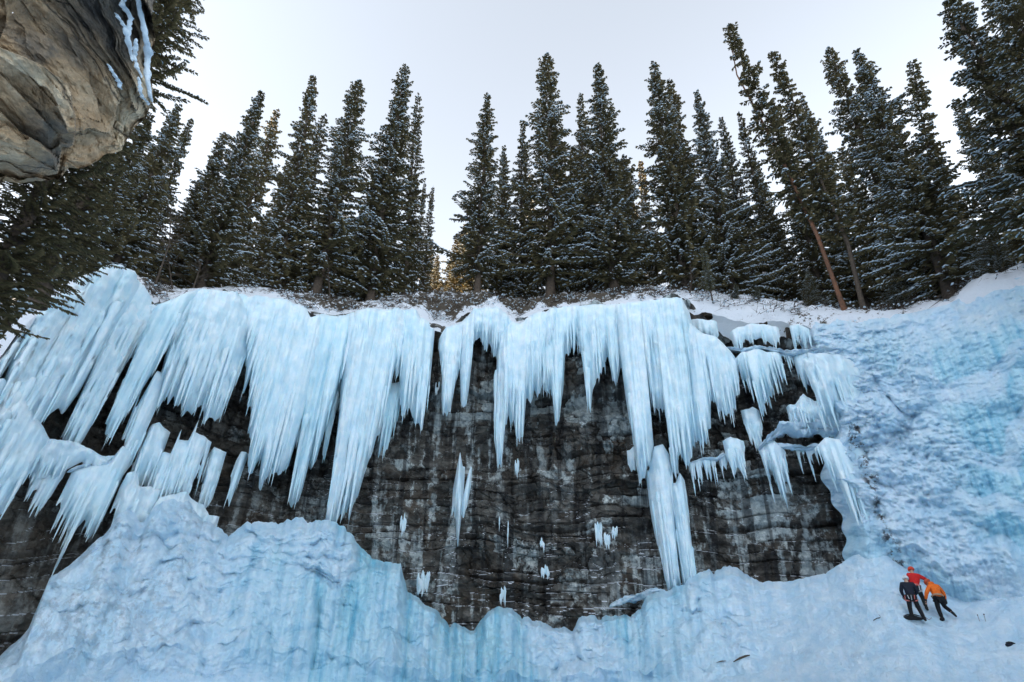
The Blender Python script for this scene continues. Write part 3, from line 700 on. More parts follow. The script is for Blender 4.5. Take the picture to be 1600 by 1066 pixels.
curtain('centre curtain, fourth flow: tall plain tongue that ends beside the double pillar',
        [(955, 480), (990, 477), (1020, 474), (1034, 474)],
        [(972, 590), (981, 655), (988, 690), (998, 752), (1004, 748), (1009, 760), (1017, 740), (1022, 700), (1020, 650), (1014, 608)], .9, .9, 0, .7, .10, 26, 18)
curtain('right-centre curtain, tall left flow with the longest points above the pillars',
        [(1012, 476), (1040, 470), (1066, 471), (1078, 490), (1084, 520)],
        [(1014, 608), (1025, 673), (1034, 640), (1040, 650), (1051, 737), (1057, 746), (1066, 735), (1073, 744), (1084, 718), (1090, 690)], .7, .9, 0, .9, .16, 27, 24)
curtain('right-centre curtain, shorter right flow with a rounded snowy shoulder',
        [(1066, 500), (1078, 506), (1098, 524), (1118, 529), (1132, 541), (1150, 560)],
        [(1078, 700), (1090, 713), (1101, 703), (1110, 690), (1116, 630), (1124, 640), (1130, 655), (1138, 671), (1146, 666), (1152, 645), (1154, 590)], .8, .8, 0, .8, .08, 28, 24)
curtain('left and thicker of the two free-standing ice pillars in the middle of the cliff',
        [(1014, 735), (1022, 700), (1036, 695), (1048, 715)], [(1016, 800), (1022, 838), (1030, 870), (1038, 900), (1044, 928), (1064, 928), (1064, 915)], .55, .8, -.03, .5, .08, 29, 12, cat='ice pillar', name='ice_pillar')
curtain('right and thinner of the two free-standing ice pillars in the middle of the cliff',
        [(1056, 755), (1062, 740), (1070, 752)], [(1068, 925), (1074, 928), (1086, 928), (1091, 920)], .6, .45, -.04, .3, .10, 30, 4, cat='ice pillar', name='ice_pillar')
curtain('faint frosty fringe left of the free-standing pillars',
        [(984, 704), (990, 698), (996, 706)], [(982, 740), (988, 748), (994, 746)], .2, .15, 0, .5, .1, 31, 3)
# the right, stepped part
curtain('small recessed ice strip under the snowy rim right of the centre',
        [(1078, 502), (1098, 500), (1120, 503)], [(1078, 520), (1096, 532), (1120, 530)], .0, .25, 0, .3, .2, 32, 4)
curtain('upper tier of ice between the bare rock notch and the small sapling on the rim',
        [(1142, 520), (1152, 512), (1180, 508), (1200, 508), (1216, 512)], [(1144, 540), (1150, 556), (1162, 545), (1180, 540), (1200, 545), (1210, 548), (1220, 545)], .3, .35, 0, .5, .16, 33, 12)
curtain('tiny group of thin icicles at the top right, beside layered bare rock',
        [(1234, 510), (1248, 509), (1264, 514)], [(1240, 540), (1248, 545), (1256, 543), (1266, 530)], .3, .25, 0, .7, .2, 34, 8)
curtain('wide comb of slender points under the snow ledge on the right',
        [(1146, 566), (1160, 552), (1185, 548), (1205, 552), (1230, 556), (1238, 558)],
        [(1152, 600), (1160, 612), (1172, 640), (1186, 640), (1196, 668), (1203, 681), (1209, 655), (1216, 640), (1223, 628), (1229, 588), (1236, 578)], .7, .6, -.05, 1.3, .16, 35, 40, spk=(.08, .3))
curtain('pair of ice tongues on the right, beside the frozen waterfall',
        [(1240, 557), (1262, 553), (1284, 555), (1296, 560)], [(1250, 590), (1254, 612), (1260, 620), (1266, 600), (1272, 592), (1279, 624), (1285, 628), (1300, 620)], .6, .45, -.05, .6, .12, 36, 8)
curtain('frosty ice trickle below the wide comb of points',
        [(1163, 642), (1176, 636), (1186, 642)], [(1166, 680), (1176, 692), (1186, 698), (1194, 690)], .3, .3, -.05, .6, .05, 37, 6, snowtop=.3)
curtain('domed ice bulge on the right above the snow shelf',
        [(1243, 634), (1256, 619), (1274, 628), (1300, 620), (1345, 616)], [(1240, 680), (1262, 685), (1300, 690), (1350, 690)], .7, .8, -.05, .3, .12, 38, 4, lump=.3, snowtop=.4)
curtain('ice fan dropping from the snow shelf to one long point, centre right',
        [(1186, 704), (1196, 690), (1210, 690), (1222, 700), (1228, 708)], [(1190, 723), (1196, 740), (1204, 756), (1218, 770), (1226, 782), (1232, 793), (1235, 780), (1236, 750)], .8, .45, -.06, .9, .12, 39, 16, spk=(.1, .3))
curtain('few thin icicles under the right end of the snow shelf',
        [(1246, 702), (1262, 702), (1282, 702)], [(1250, 730), (1256, 739), (1262, 722), (1268, 734), (1276, 738), (1284, 730)], .6, .2, -.05, .8, .15, 40, 8, spk=(.08, .2))
curtain('single stubby ice tongue with a snow cap over the right side of the rock',
        [(1129, 690), (1142, 683), (1158, 689)], [(1144, 735), (1149, 752), (1158, 745), (1165, 751), (1168, 715)], .6, .4, -.06, .5, .06, 41, 8)
curtain('flat-topped comb of icicles right of the free-standing pillars',
        [(1080, 724), (1098, 719), (1118, 720)], [(1084, 770), (1087, 785), (1091, 755), (1096, 783), (1102, 750), (1109, 769), (1114, 748), (1119, 759)], .6, .3, -.03, .9, .12, 42, 12, spk=(.08, .22))
curtain('tiny ice fringe between the flat comb and the stubby tongue',
        [(1122, 713), (1130, 707), (1137, 712)], [(1126, 732), (1131, 742), (1136, 734)], .4, .15, -.03, .5, .1, 43, 3)
curtain('ribbed ice flow between the domed bulge and the frozen waterfall, right side',
        [(1262, 560), (1290, 548), (1330, 545), (1370, 560)], [(1268, 612), (1284, 640), (1300, 660), (1330, 664), (1372, 650)], 2.0, .7, -.05, .8, .12, 49, 16, lump=.25, snowtop=.3, tuck=3.5)
curtain('steep ice apron at the left edge of the frozen waterfall, its fringe cut diagonally',
        [(1272, 700), (1290, 684), (1320, 680), (1360, 680), (1400, 700)],
        [(1280, 711), (1286, 740), (1292, 758), (1302, 766), (1311, 788), (1324, 787), (1334, 784), (1341, 805), (1348, 834), (1358, 862), (1378, 872), (1400, 880)], 3.1, .9, -.07, .9, .12, 44, 30, tuck=4.5)
# lone drips on the bare rock
curtain('taller of two lone icicles stuck on bare dark rock left of the centre',
        [(708, 764), (713, 735), (719, 706), (723, 730)], [(705, 808), (710, 800), (713, 835), (715, 864), (719, 830), (724, 780)], .35, .25, 0, .3, .03, 45, 2)
curtain('shorter of two lone icicles stuck on bare dark rock left of the centre',
        [(724, 775), (731, 742), (735, 731)], [(720, 800), (725, 808), (731, 790), (736, 765)], .3, .18, 0, .3, .03, 46, 1)
for i, (x, y0, y1, wd, lab) in enumerate([
        (808, 713, 756, 3, 'thin drip of ice below the twin points of the centre curtain'),
        (781, 792, 832, 1.6, 'hair-thin icicle on the dark rock, upper of two by the middle'),
        (794, 813, 862, 1.6, 'hair-thin icicle on the dark rock, lower of two by the middle'),
        (847, 838, 866, 3, 'small forked drip on the rock halfway to the pillars'),
        (852, 882, 908, 6, 'stubby frost plug low on the rock above the middle mound'),
        (934, 812, 862, 5, 'lumpy white drip left of the pillars, upper one'),
        (948, 830, 864, 4, 'lumpy white drip left of the pillars, lower one'),
        (960, 822, 846, 4, 'short white drip nearest the pillars on the bare rock'),
        (663, 890, 934, 9, 'tall white frost plug low on the rock beside the blue mound'),
        (632, 800, 845, 4, 'slender pale drip on the rock right of the long pillar'),
        (786, 912, 950, 4, 'small white drip just above the middle mound'),
        (684, 595, 622, 3, 'small drip inside the bare notch left of the small curtain')]):
    rnd = np.random.RandomState(60 + i); a0, t0 = azel(x, y0); _, t1 = azel(x, y1); a0 = float(a0); r_ = float(Rw(a0)) - .15; z0 = CAMZ + r_ * float(t0); z1 = CAMZ + r_ * float(t1)
    org = np.array([r_ * math.sin(a0), r_ * math.cos(a0), z0]); root = empty('icicle_cluster', org); tag(root, lab, 'icicle')
    for q_ in range(max(2, int(wd * 1.6))):
        f = (q_ / max(1, int(wd * 1.6) - 1) - .5) if wd > 2 else 0
        zl = z0 - rnd.uniform(0, .45) * (z0 - z1); v, q = cone_verts(a0 + f * wd * 1.6 * .024 / r_ * 1.9, r_ - rnd.uniform(0, .1), zl, zl - (zl - z1) * rnd.uniform(.5, 1.0), .045 + .012 * wd * rnd.uniform(.6, 1), 900 + i * 10 + q_, lens=True)
        obj('icicle', quads_mesh('icicle', v - org, q, True, {'ice': np.full(len(v), .05), 'surf': np.stack([v[:, 0] * 2, v[:, 2], v[:, 1] * 0], -1)}), M['ice_drip'], root)

# snow shelves on the rock
def snow_shelf(label, pts, off=.3, rad=.35, seed=1, name='snow_ledge'):
    p = np.array(pts, float); a, t = azel(p[:, 0], p[:, 1])
    n = max(12, int((a.max() - a.min()) * 36 / .07)); u = np.linspace(0, 1, n); q = np.linspace(0, 1, len(p))
    a = np.interp(u, q, a); t = np.interp(u, q, t); r = Rw(a) - off; z = CAMZ + r * t
    ph = np.linspace(0, 2 * np.pi, 16, endpoint=False)
    U, P = np.meshgrid(u, ph, indexing='ij'); s = a[:, None] * 36
    env = np.sqrt(np.clip(1 - np.abs(U * 2 - 1) ** 3, 0, 1))
    rr_ = rad * env * (.45 + .9 * fbm(s * .9, np.cos(P) * .9 + seed, np.sin(P) * .9, 4, 131, .65) + .25 * pillows(s * 2.2 + 0 * P, P * 1.4, seed + 3) + .6 * pn(s * .7, 0, seed, 5))
    rr2 = r[:, None] - rr_ * np.cos(P) * 1.7; zz2 = z[:, None] + rr_ * np.sin(P) * .6
    v = pol(a[:, None] + 0 * P, rr2, zz2).reshape(-1, 3)
    m = 16; idx = []
    i = np.arange(n - 1)[:, None] * m; j = np.arange(m)[None, :]
    qd = np.stack([i + j, i + (j + 1) % m, i + m + (j + 1) % m, i + m + j], -1).reshape(-1, 4)
    org = v[n // 2 * m].copy()
    me = quads_mesh(name, v - org, qd, True, {'ice': np.zeros(len(v)), 'surf': np.stack([v[:, 0] + v[:, 1] * .3, v[:, 2] * 1.2 + v[:, 1] * .6, 0 * v[:, 0]], -1)})
    o = obj(name, me, M['mound']); o.location = org
    tag(o, label, 'snow ledge'); return o
snow_shelf('snow ledge along the top of the wide comb of points on the right', [(1130, 545), (1160, 548), (1195, 543), (1230, 552), (1262, 550), (1300, 545), (1330, 548)], .9, .32, 1)
snow_shelf('long lumpy snow shelf right of the stubby ice tongue, leading to the frozen waterfall', [(1184, 702), (1200, 686), (1225, 672), (1262, 670), (1300, 672), (1345, 668)], 1.2, .5, 2)
snow_shelf('narrow snow ledge under the long shelf on the right', [(1206, 700), (1230, 699), (1255, 700), (1282, 696)], 1.0, .3, 3)
snow_shelf('small snow ledge atop the flat comb right of the pillars', [(1076, 724), (1098, 719), (1120, 719), (1134, 710)], .6, .2, 4)
snow_shelf('snow ledge joining the slim column and the ice skirt at lower left', [(104, 738), (130, 730), (155, 728), (186, 722), (205, 700)], 1.3, .35, 5)
curtain('rough crust of snow and ice bridging the rock above the brown slab, lower left',
        [(20, 700), (60, 690), (100, 694), (130, 700), (165, 715), (200, 712)], [(30, 748), (60, 752), (90, 748), (120, 742), (160, 738), (196, 735)], 1.1, .7, .04, .4, .05, 47, 6, lump=.4, snowtop=.6)
snow_shelf('thin snow ledge on the outcrop in the middle of the left wall', [(205, 700), (222, 694), (240, 704)], .5, .2, 7)
snow_shelf('rubbly snow ledge between the right mound and the bare rock', [(952, 948), (975, 938), (1005, 930), (1040, 922)], 1.2, .45, 8)
snow_shelf('snow ledge above the streaked strip on the left wall', [(180, 500), (205, 480), (232, 486), (256, 482)], .6, .45, 9)
# ================================================================== THE OVERHANGING BOULDER, TOP LEFT
def overhang():
    OUT = [(238, -60), (236, 10), (241, 50), (233, 95), (238, 140), (228, 182), (206, 205), (192, 236), (160, 244), (131, 262), (108, 262), (93, 279), (62, 284), (0, 283), (-80, 292), (-190, 270),
           (-260, 150), (-260, -60), (-200, -230), (-60, -300), (120, -290), (220, -200)]
    P = np.array(OUT, float); C = np.array([20., 20.])
    ang = np.unwrap(np.arctan2(P[:, 1] - C[1], P[:, 0] - C[0])); rad_ = np.hypot(*(P - C).T)
    o = np.argsort(ang); ang, rad_ = ang[o], rad_[o]
    n, m = 560, 200
    ph = np.linspace(0, 2 * np.pi, n, endpoint=False)
    er = np.interp(ph, ang, rad_, period=2 * np.pi) + 7 * fbm(np.cos(ph) * 4, np.sin(ph) * 4, 0, 4, 3)
    q = np.concatenate([np.linspace(.003, 1, 240), 1 + np.linspace(.01, 1, 50)])
    PH, Q = np.meshgrid(ph, q, indexing='ij')
    rho = np.minimum(Q, 1); back = np.clip(Q - 1, 0, 1)
    px = C[0] + np.cos(PH) * er[:, None] * (rho - .12 * back ** 2); py = C[1] + np.sin(PH) * er[:, None] * (rho - .12 * back ** 2)
    d = ray(px, py); d = d / np.linalg.norm(d, axis=-1, keepdims=True)
    dist = 10.6 + 1.5 * rho ** 3 + 5.5 * back
    X, Y, Z = (d * dist[..., None])[..., 0], (d * dist[..., None])[..., 1], (d * dist[..., None])[..., 2]
    u = X * .8 + Z * .6; v = -X * .6 + Z * .8
    facet = np.abs(pn(u * .35, v * .9, Y * .3, 141)) * 1.5 + np.abs(pn(u * .9, v * 1.9, Y * .6, 143)) * .8 + np.abs(pn(u * 2.2, v * 4.5, Y * 1.5, 149)) * .28
    k = v * 1.1 + .4 * pn(u * .5, v * .5, 0, 147); kf = k - np.floor(k)
    st = .16 * (h1(np.floor(k), 9) - .5) + .10 * kf
    facet = .35 * facet + 1.5 * facets(u * .42 + .15 * pn(u, v, 0, 5), v * .75, 7, 1.6) + .5 * facets(u * 1.3, v * 2.3 + .2 * pn(u * 2, v * 2, 0, 5), 8, 1.6) + .14 * facets(u * 4, v * 6, 9, 1.5)
    dist = dist - (facet + st + .16 * fbm(u * 2.5, v * 3.5, Y, 5, 145, .6)) * (1 - .6 * back) + .5
    p = d * dist[..., None] + np.array([0, 0, CAMZ])
    # hem: keep the first ring together
    vv = p.reshape(-1, 3); m = len(q); i = np.arange(n)[:, None] * m; i2 = ((np.arange(n) + 1) % n)[:, None] * m; j = np.arange(m - 1)[None, :]
    qd = np.stack([i + j, i2 + j, i2 + j + 1, i + j + 1], -1).reshape(-1, 4)
    org = vv[0].copy()
    o_ = obj('overhanging_boulder', quads_mesh('overhanging_boulder', vv - org, qd, False), M['boulder']); o_.location = org
    tag(o_, 'huge tan and grey cracked boulder jutting in at the top left corner', 'boulder')
    # snow strands clinging to its right edge
    rnd = np.random.RandomState(4)
    for k_, pts in enumerate([[(213, -10), (224, 40), (232, 80), (229, 120), (238, 160)], [(192, 0), (204, 30), (200, 60), (207, 96)], [(180, 20), (197, 45), (203, 80)],
                              [(216, 120), (222, 150), (233, 165)], [(168, 100), (180, 118), (190, 140)], [(196, -10), (190, 10), (208, 30)], [(213, 60), (210, 90), (220, 122)]]):
        P2 = np.array(pts, float); nn = 40; qq = np.linspace(0, 1, len(P2)); uu = np.linspace(0, 1, nn)
        px = np.interp(uu, qq, P2[:, 0]) + 2.5 * fbm(uu * 6, k_ * 3.1, 0, 3, 3); py = np.interp(uu, qq, P2[:, 1])
        rho_ = np.clip(np.hypot(px - C[0], py - C[1]) / np.interp(np.arctan2(py - C[1], px - C[0]) % (2 * np.pi), ph, er), 0, 1)
        d = ray(px, py); d /= np.linalg.norm(d, axis=-1, keepdims=True); dist = 10.75 + 1.5 * rho_ ** 3 - .45
        c = d * dist[:, None] + np.array([0, 0, CAMZ])
        w_ = (.045 if k_ == 0 else .024) * (.6 + 1.3 * np.abs(pn(uu * 9, k_ * 7.7, 0, 5))) * np.sqrt(np.clip(1 - np.abs(uu * 2 - 1) ** 4, 0, 1)) + .006
        t_ = np.linspace(0, 2 * np.pi, 8, endpoint=False)
        V = c[:, None, :] + w_[:, None, None] * (np.cos(t_)[None, :, None] * np.array([1, .3, 0]) + np.sin(t_)[None, :, None] * np.array([0, 1, .5]))
        i = np.arange(nn - 1)[:, None] * 8; j = np.arange(8)[None, :]
        qd = np.stack([i + j, i + (j + 1) % 8, i + 8 + (j + 1) % 8, i + 8 + j], -1).reshape(-1, 4)
        V = V.reshape(-1, 3); me = quads_mesh('snow_strand', V - org, qd, True)
        obj('snow_strand', me, M['snow'], o_)
overhang()

# ================================================================== TREES
def build_crown(seed, H=30.0, Lmax=3.2, bare=.05, dens=1.0, taper=.8, droop=.55, blunt=.0, snow=1.0, nw=None, fine=1.0):
    """vertex/quads of the needle sprays, of the snow lying on them, and branch sticks; trunk axis on z"""
    rnd = random.Random(seed); fv = []; sv = []; bv = []
    U = rnd.uniform
    z = bare * H
    while z < H * .995:
        h = z / H; sp = (.42 if h < .8 else .30) / dens
        prof = (1 - h) ** taper * (1 if h < .8 else 1)
        low = min(1, (h - bare) / .10 + .45)
        Lh = Lmax * prof * low * U(.75, 1.15) + .22
        nb = rnd.choice((5, 6, 6, 7)) if h < .9 else 4
        a0 = U(0, 6.28)
        for b in range(nb):
            az = a0 + b * 6.283 / nb + U(-.35, .35); L = Lh * U(.55, 1.15); bend = U(-.6, .6)
            if U(0, 1) < .07: continue
            zz0 = z + U(-.2, .2); ca, sa_ = math.cos(az), math.sin(az)
            L *= .80 + .75 * float(pn(ca * 1.1 + seed * 3, sa_ * 1.1, z * .42, 6)) + .25 * float(pn(ca * .5 + seed * 5, sa_ * .5, z * .16, 7)); L = max(L, .2)
            dr = droop * (1 - h) + .05 * U(-1, 1); up = .5 * h
            step = (.19 if L > 1 else .14) * fine
            k = int(L / step) + 2
            pts = []
            for i in range(k + 1):
                f = i / k; rr_ = L * f
                dz = rr_ * (up - dr) + dr * .45 * L * f * f
                ca, sa_ = math.cos(az + bend * f), math.sin(az + bend * f)
                pts.append((ca * rr_, sa_ * rr_, zz0 + dz))
            m1_, m2_ = pts[max(1, k // 3)], pts[max(1, 2 * k // 3)]; w_ = .02 + .012 * L; bv += [(pts[0], m1_, w_, w_ * .75), (m1_, m2_, w_ * .75, w_ * .5), (m2_, pts[-1], w_ * .5, w_ * .2)]
            patch = pn(ca * 2.2 + seed, sa_ * 2.2, z * .35, 3)
            snowy = snow * (.16 + .95 * max(0, float(patch) + .15)) * (1.2 - .6 * h)
            for i in range(1, k + 1):
                f = i / k
                if f < .22 and U(0, 1) < .6: continue
                x, y, zc = pts[i]
                for side in (-1, 1):
                    ang = az + side * U(.45, 1.1) * (1.0 if i < k else .4); l = (.30 + .42 * (1 - f) * min(L, 2.5) / 2.5 + .1) * U(.7, 1.25) * fine * (1.05 - .45 * h)
                    fx, fy = math.cos(ang), math.sin(ang); fz = -.35 * U(.3, 1.6) * (1 - .6 * h) + .25 * h
                    wd = (U(.05, .085) + .02 * (1 - h)) * fine
                    ex, ey, ez = x + fx * l, y + fy * l, zc + fz * l
                    mx, my, mz = x + fx * l * .45, y + fy * l * .45, zc + fz * l * .4
                    nx, ny = -fy * wd, fx * wd
                    fv.append(((x, y, zc), (mx + nx, my + ny, mz - .03), (ex, ey, ez), (mx - nx, my - ny, mz + .02)))
                    hg = U(.10, .26) * fine
                    fv.append(((x, y, zc), (mx + fx * .1, my + fy * .1, mz - hg), (ex, ey, ez - .04), (mx, my, mz + .03)))
                    if U(0, 1) < snowy and f > .25:
                        g_ = U(.35, 1.0); q = U(.1, .35)
                        sv.append((mx + fx * l * q * .5, my + fy * l * q * .5, mz + .05, fx, fy, fz, l * .30 * g_ + .05, wd * (1.2 + 1.3 * g_), .05 + .07 * g_))
        z += sp * U(.8, 1.2)
    return np.array(fv).reshape(-1, 3), sv, bv
def crown_meshes(seed, mat, **kw):
    fv, sv, bv = build_crown(seed, **kw)
    q = np.arange(len(fv)).reshape(-1, 4)
    cm = quads_mesh('crown', fv, q, False); cm.materials.append(mat)
    V = []; F = []
    for (x, y, z, fx, fy, fz, l, w_, h) in sv:
        o = len(V)
        V += [(x - fx * l, y - fy * l, z - fz * l - .01), (x - fy * w_, y + fx * w_, z - .02), (x + fx * l, y + fy * l, z + fz * l - .01), (x + fy * w_, y - fx * w_, z - .02), (x, y, z + h), (x, y, z - .05)]
        F += [(o, o+3, o+4), (o+3, o+2, o+4), (o+2, o+1, o+4), (o+1, o, o+4), (o, o+1, o+5), (o+1, o+2, o+5), (o+2, o+3, o+5), (o+3, o, o+5)]
    sm = quads_mesh('snow_load', np.array(V) if V else np.zeros((3, 3)), np.array(F) if F else np.array([(0, 1, 2)]), True); sm.materials.append(M['snow'])
    BV = []; BF = []
    for a, b, w_, w2_ in bv:
        a = np.array(a); b = np.array(b); d = b - a; s_ = np.cross(d, [0, 0, 1.]); s_ /= (np.linalg.norm(s_) + 1e-6); u_ = np.array([0, 0, 1.])
        o = len(BV)
        for c, ww in ((a, w_), (b, w2_)):
            BV += [c + s_ * ww, c - s_ * ww * .5 + u_ * ww * .87, c - s_ * ww * .5 - u_ * ww * .87]
        BF += [(o, o+1, o+4, o+3), (o+1, o+2, o+5, o+4), (o+2, o, o+3, o+5)]
    bm = quads_mesh('branches', np.array(BV), np.array(BF), True); bm.materials.append(M['bark'])
    return cm, sm, bm
def trunk_mesh(H, r0, seed, mat, bend=.0):
    n, m = 26, 10; t = np.linspace(0, 1, n); ph = np.linspace(0, 2 * np.pi, m, endpoint=False); rnd = np.random.RandomState(seed)
    r = r0 * (1 - t) ** .8 + .02; r[0] *= 1.5; r[1] *= 1.12
    bx = np.interp(t, np.linspace(0, 1, 6), rnd.randn(6) * bend); bx -= bx[0] + (bx[-1] - bx[0]) * t
    v = np.stack([bx[:, None] + r[:, None] * np.cos(ph), r[:, None] * np.sin(ph), (t * H)[:, None] - .5 * (t[:, None] == 0) + 0 * ph], -1).reshape(-1, 3)
    i = np.arange(n - 1)[:, None] * m; j = np.arange(m)[None, :]
    q = np.stack([i + j, i + (j + 1) % m, i + m + (j + 1) % m, i + m + j], -1).reshape(-1, 4)
    me = quads_mesh('trunk', v, q, True); me.materials.append(mat); return me
H0 = 30.0
PROTO = {}
def proto(key, seed, mat=None, bark=None, r0=.33, bend=.15, **kw):
    PROTO[key] = (*crown_meshes(seed, mat or M['fol'], **kw), trunk_mesh(H0, r0, seed, bark or M['bark'], bend))
proto('a', 1, Lmax=6.0, taper=1.15, dens=.95); proto('b', 2, Lmax=5.4, taper=1.02, dens=.95); proto('c', 3, Lmax=6.6, taper=1.2)
proto('d', 4, Lmax=4.2, taper=1.0, dens=.85); proto('e', 5, Lmax=5.8, taper=1.1, bare=.10, dens=.85); proto('gap', 12, Lmax=5.6, taper=1.1, bare=.10, dens=.9)
proto('f', 13, Lmax=6.2, taper=1.25, dens=1.0, snow=1.7); proto('g', 14, Lmax=5.2, taper=.95, dens=.8, snow=1.2, bare=.08)
proto('near', 9, Lmax=3.2, taper=.7, dens=1.5, fine=.5, snow=.10); proto('high', 10, Lmax=3.6, taper=.5, dens=1.4, fine=.55, bare=.08, snow=.15)
proto('thin', 6, Lmax=1.7, taper=.5, bare=.26, dens=.6, droop=.4, snow=.5, bark=M['redbark'], r0=.125, bend=.25)
proto('thin2', 7, Lmax=1.9, taper=.6, bare=.22, dens=.65, droop=.4, snow=.5, bark=M['bark'], r0=.15, bend=.3)
proto('spare', 8, Lmax=2.3, taper=.6, bare=.10, dens=.7, snow=.8)
def tree(kind, base, tip, wf=1.0, label='', group=None, rot=None, name='spruce_tree', snow=True):
    cm, sm, bm, tm = PROTO[kind]
    base = Vector(base); tip = Vector(tip); ax = tip - base; L = ax.length
    root = empty(name, base); tag(root, label, 'tree', group)
    q = ax.to_track_quat('Z', 'Y') @ Euler((0, 0, rot if rot is not None else random.uniform(0, 6.28))).to_quaternion()
    sc = L / H0; root.rotation_mode = 'QUATERNION'; root.rotation_quaternion = q
    wxy = wf * (sc ** .7); root.scale = (wxy, wxy, sc)
    for nm, me in (('trunk', tm), ('crown', cm), ('branches', bm), ('snow_load', sm)):
        if nm == 'snow_load' and not snow: continue
        o = bpy.data.objects.new(nm, me); col.objects.link(o); o.parent = root
    return root
def rim_tree(tx, ty, dr, kind, wf=1.0, label='', group=None, base_px=None, **kw):
    """a tree whose tip is seen at that pixel and that stands dr metres behind the edge of the cliff"""
    a, t = azel(tx, ty); a = float(a); r = float(Rw(a)) + dr
    tip = np.array([r * math.sin(a), r * math.cos(a), CAMZ + r * float(t)])
    if base_px:
        a2, _ = azel(*base_px); a2 = float(a2); r2 = float(Rw(a2)) + dr
        base = (r2 * math.sin(a2), r2 * math.cos(a2), float(ground_z(a2, r2)) - .2)
    else:
        base = (tip[0], tip[1], float(ground_z(a, r)) - .2)
    return tree(kind, base, tip, wf, label, group, **kw)

FRONT = [
 (281, 164, 5, 'b', 1.05, 'snow-dusted spruce just right of the hanging boulder, first clear tip from the left'),
 (236, 178, 7, 'a', 1.1, 'spruce partly covered by the boulder, left of the first clear tip'),
 (300, 184, 9, 'd', .8, 'narrow spruce close behind the first clear tip beside the boulder'),
 (314, 282, 7, 'a', .9, 'low spruce at the foot of the left group, beside the open sky wedge'),
 (352, 208, 6, 'b', .85, 'medium spruce on the left slope of the left group'),
 (409, 145, 4, 'a', 1.0, 'tall spruce third from the wedge of sky, left group, level with the golden top'),
 (490, 117, 6, 'd', .95, 'slim spruce with a sharp high tip, just right of the golden treetop'),
 (508, 178, 9, 'spare', .9, 'sparse spruce between the slim sharp tip and the dense olive one'),
 (561, 125, 4, 'g', 1.1, 'dense olive spruce left of the tallest one in the left group'),
 (634, 103, 4, 'b', 1.0, 'tallest spruce of the left group, standing left of the central gap'),
 (654, 145, 8, 'spare', .7, 'thin straggly spruce leaning out just right of the tallest left one'),
 (652, 272, 10, 'd', .7, 'short spruce bordering the central gap on its left, the upper one'),
 (664, 285, 13, 'd', .6, 'short slender spruce at the left border of the central gap, the middle one'),
 (677, 290, 15, 'd', .6, 'short slender spruce nearest the bright central gap'),
 (762, 147, 4, 'gap', .95, 'broad spruce at the right side of the central gap, golden light at its foot'),
 (788, 228, 8, 'b', .8, 'shorter spruce between the gap spruce and the tallest central one'),
 (817, 190, 8, 'e', .8, 'spruce whose top shows just left of the tallest central one'),
 (854, 84, 4, 'g', 1.1, 'tallest spruce in the centre with a ragged upper crown'),
 (934, 100, 3.5, 'c', 1.05, 'wide blunt-topped spruce right of the tallest central one'),
 (907, 147, 8, 'e', .8, 'spruce half hidden behind the wide blunt-topped one, on its left'),
 (1021, 97, 5, 'b', 1.0, 'tall spruce with two close tips, right of the wide blunt-topped one'),
 (1046, 122, 8, 'd', .9, 'second tip of the close pair right of the wide blunt-topped spruce'),
 (1088, 141, 5, 'f', .85, 'pointed spruce left of the tall leaning bare-trunk tree'),
 (1126, 184, 8, 'e', .75, 'spruce shoulder right of the pointed one, under the leaning tree top'),
 (1154, 173, 11, 'd', .7, 'slender spruce behind the leaning tree, its tip low in the sky notch'),
 (1204, 157, 8, 'd', .85, 'narrow spruce between the two leaning bare-trunk trees'),
 (1251, 150, 9, 'f', .9, 'pale-tipped spruce behind the shorter leaning tree'),
 (1293, 74, 5, 'g', .9, 'left tip of the big twin spruces in the right group'),
 (1337, 79, 4, 'f', 1.1, 'right and wider of the big twin spruces in the right group'),
 (1398, 235, 8, 'f', 1.0, 'lower spruce filling in under the big twins on their right'),
 (1425, 97, 5, 'thin2', 1.1, 'thin spruce with an open crown, leaning left in front of the dark right mass'),
 (1491, 157, 6, 'a', .9, 'small-crowned spruce right of the thin open one'),
 (1483, -4, 2, 'g', 1.3, 'very tall dark spruce cut by the top frame edge, first of the right mass'),
 (1533, -50, 1, 'c', 1.15, 'very tall dark spruce in the right mass, its top outside the frame'),
 (1600, -70, 0, 'b', 1.3, 'dark spruce at the right frame edge, snow on its lowest boughs'),
]
for tx, ty, dr, k, wf, lab in FRONT:
    bp = {1425: (1500, 470), 490: (430, 470), 654: (632, 470)}.get(tx)
    rim_tree(tx, ty, dr, k, wf, lab, base_px=bp)
rim_tree(1137, 39, 2, 'thin', 1.0, 'tallest leaning tree, its red-brown trunk bare low down', base_px=(1322, 492), name='leaning_spruce')
rim_tree(1207, 83, 2.5, 'thin2', 1.0, 'shorter leaning tree with a dark trunk, beside the orange-trunked one', base_px=(1350, 488), name='leaning_spruce')
# the stand behind
rb = random.Random(3); USED = set()
NICK = ['the first tip by the boulder', 'the boulder-hidden spruce', 'the narrow one by the boulder', 'the low spruce by the sky wedge', 'the medium left-slope spruce', 'the third tall left spruce', 'the slim sharp-tipped spruce',
        'the sparse left-group spruce', 'the dense olive spruce', 'the tallest left spruce', 'the thin straggly spruce', 'the upper gap-side spruce', 'the middle gap-side spruce', 'the gap-edge spruce', 'the broad gap spruce',
        'the shorter spruce by the gap', 'the near-centre spruce', 'the tallest central spruce', 'the blunt-topped spruce', 'the blunt-topped spruce\'s left neighbour', 'the paired-tip spruce', 'the second paired tip', 'the pointed spruce before the leaners',
        'the shouldered spruce', 'the slender notch spruce', 'the spruce between the leaners', 'the pale-tipped spruce', 'the left big twin', 'the right big twin', 'the spruce under the big twins', 'the thin open-crowned spruce', 'the small-crowned right spruce',
        'the first very tall right spruce', 'the top-cropped right spruce', 'the right-edge spruce']
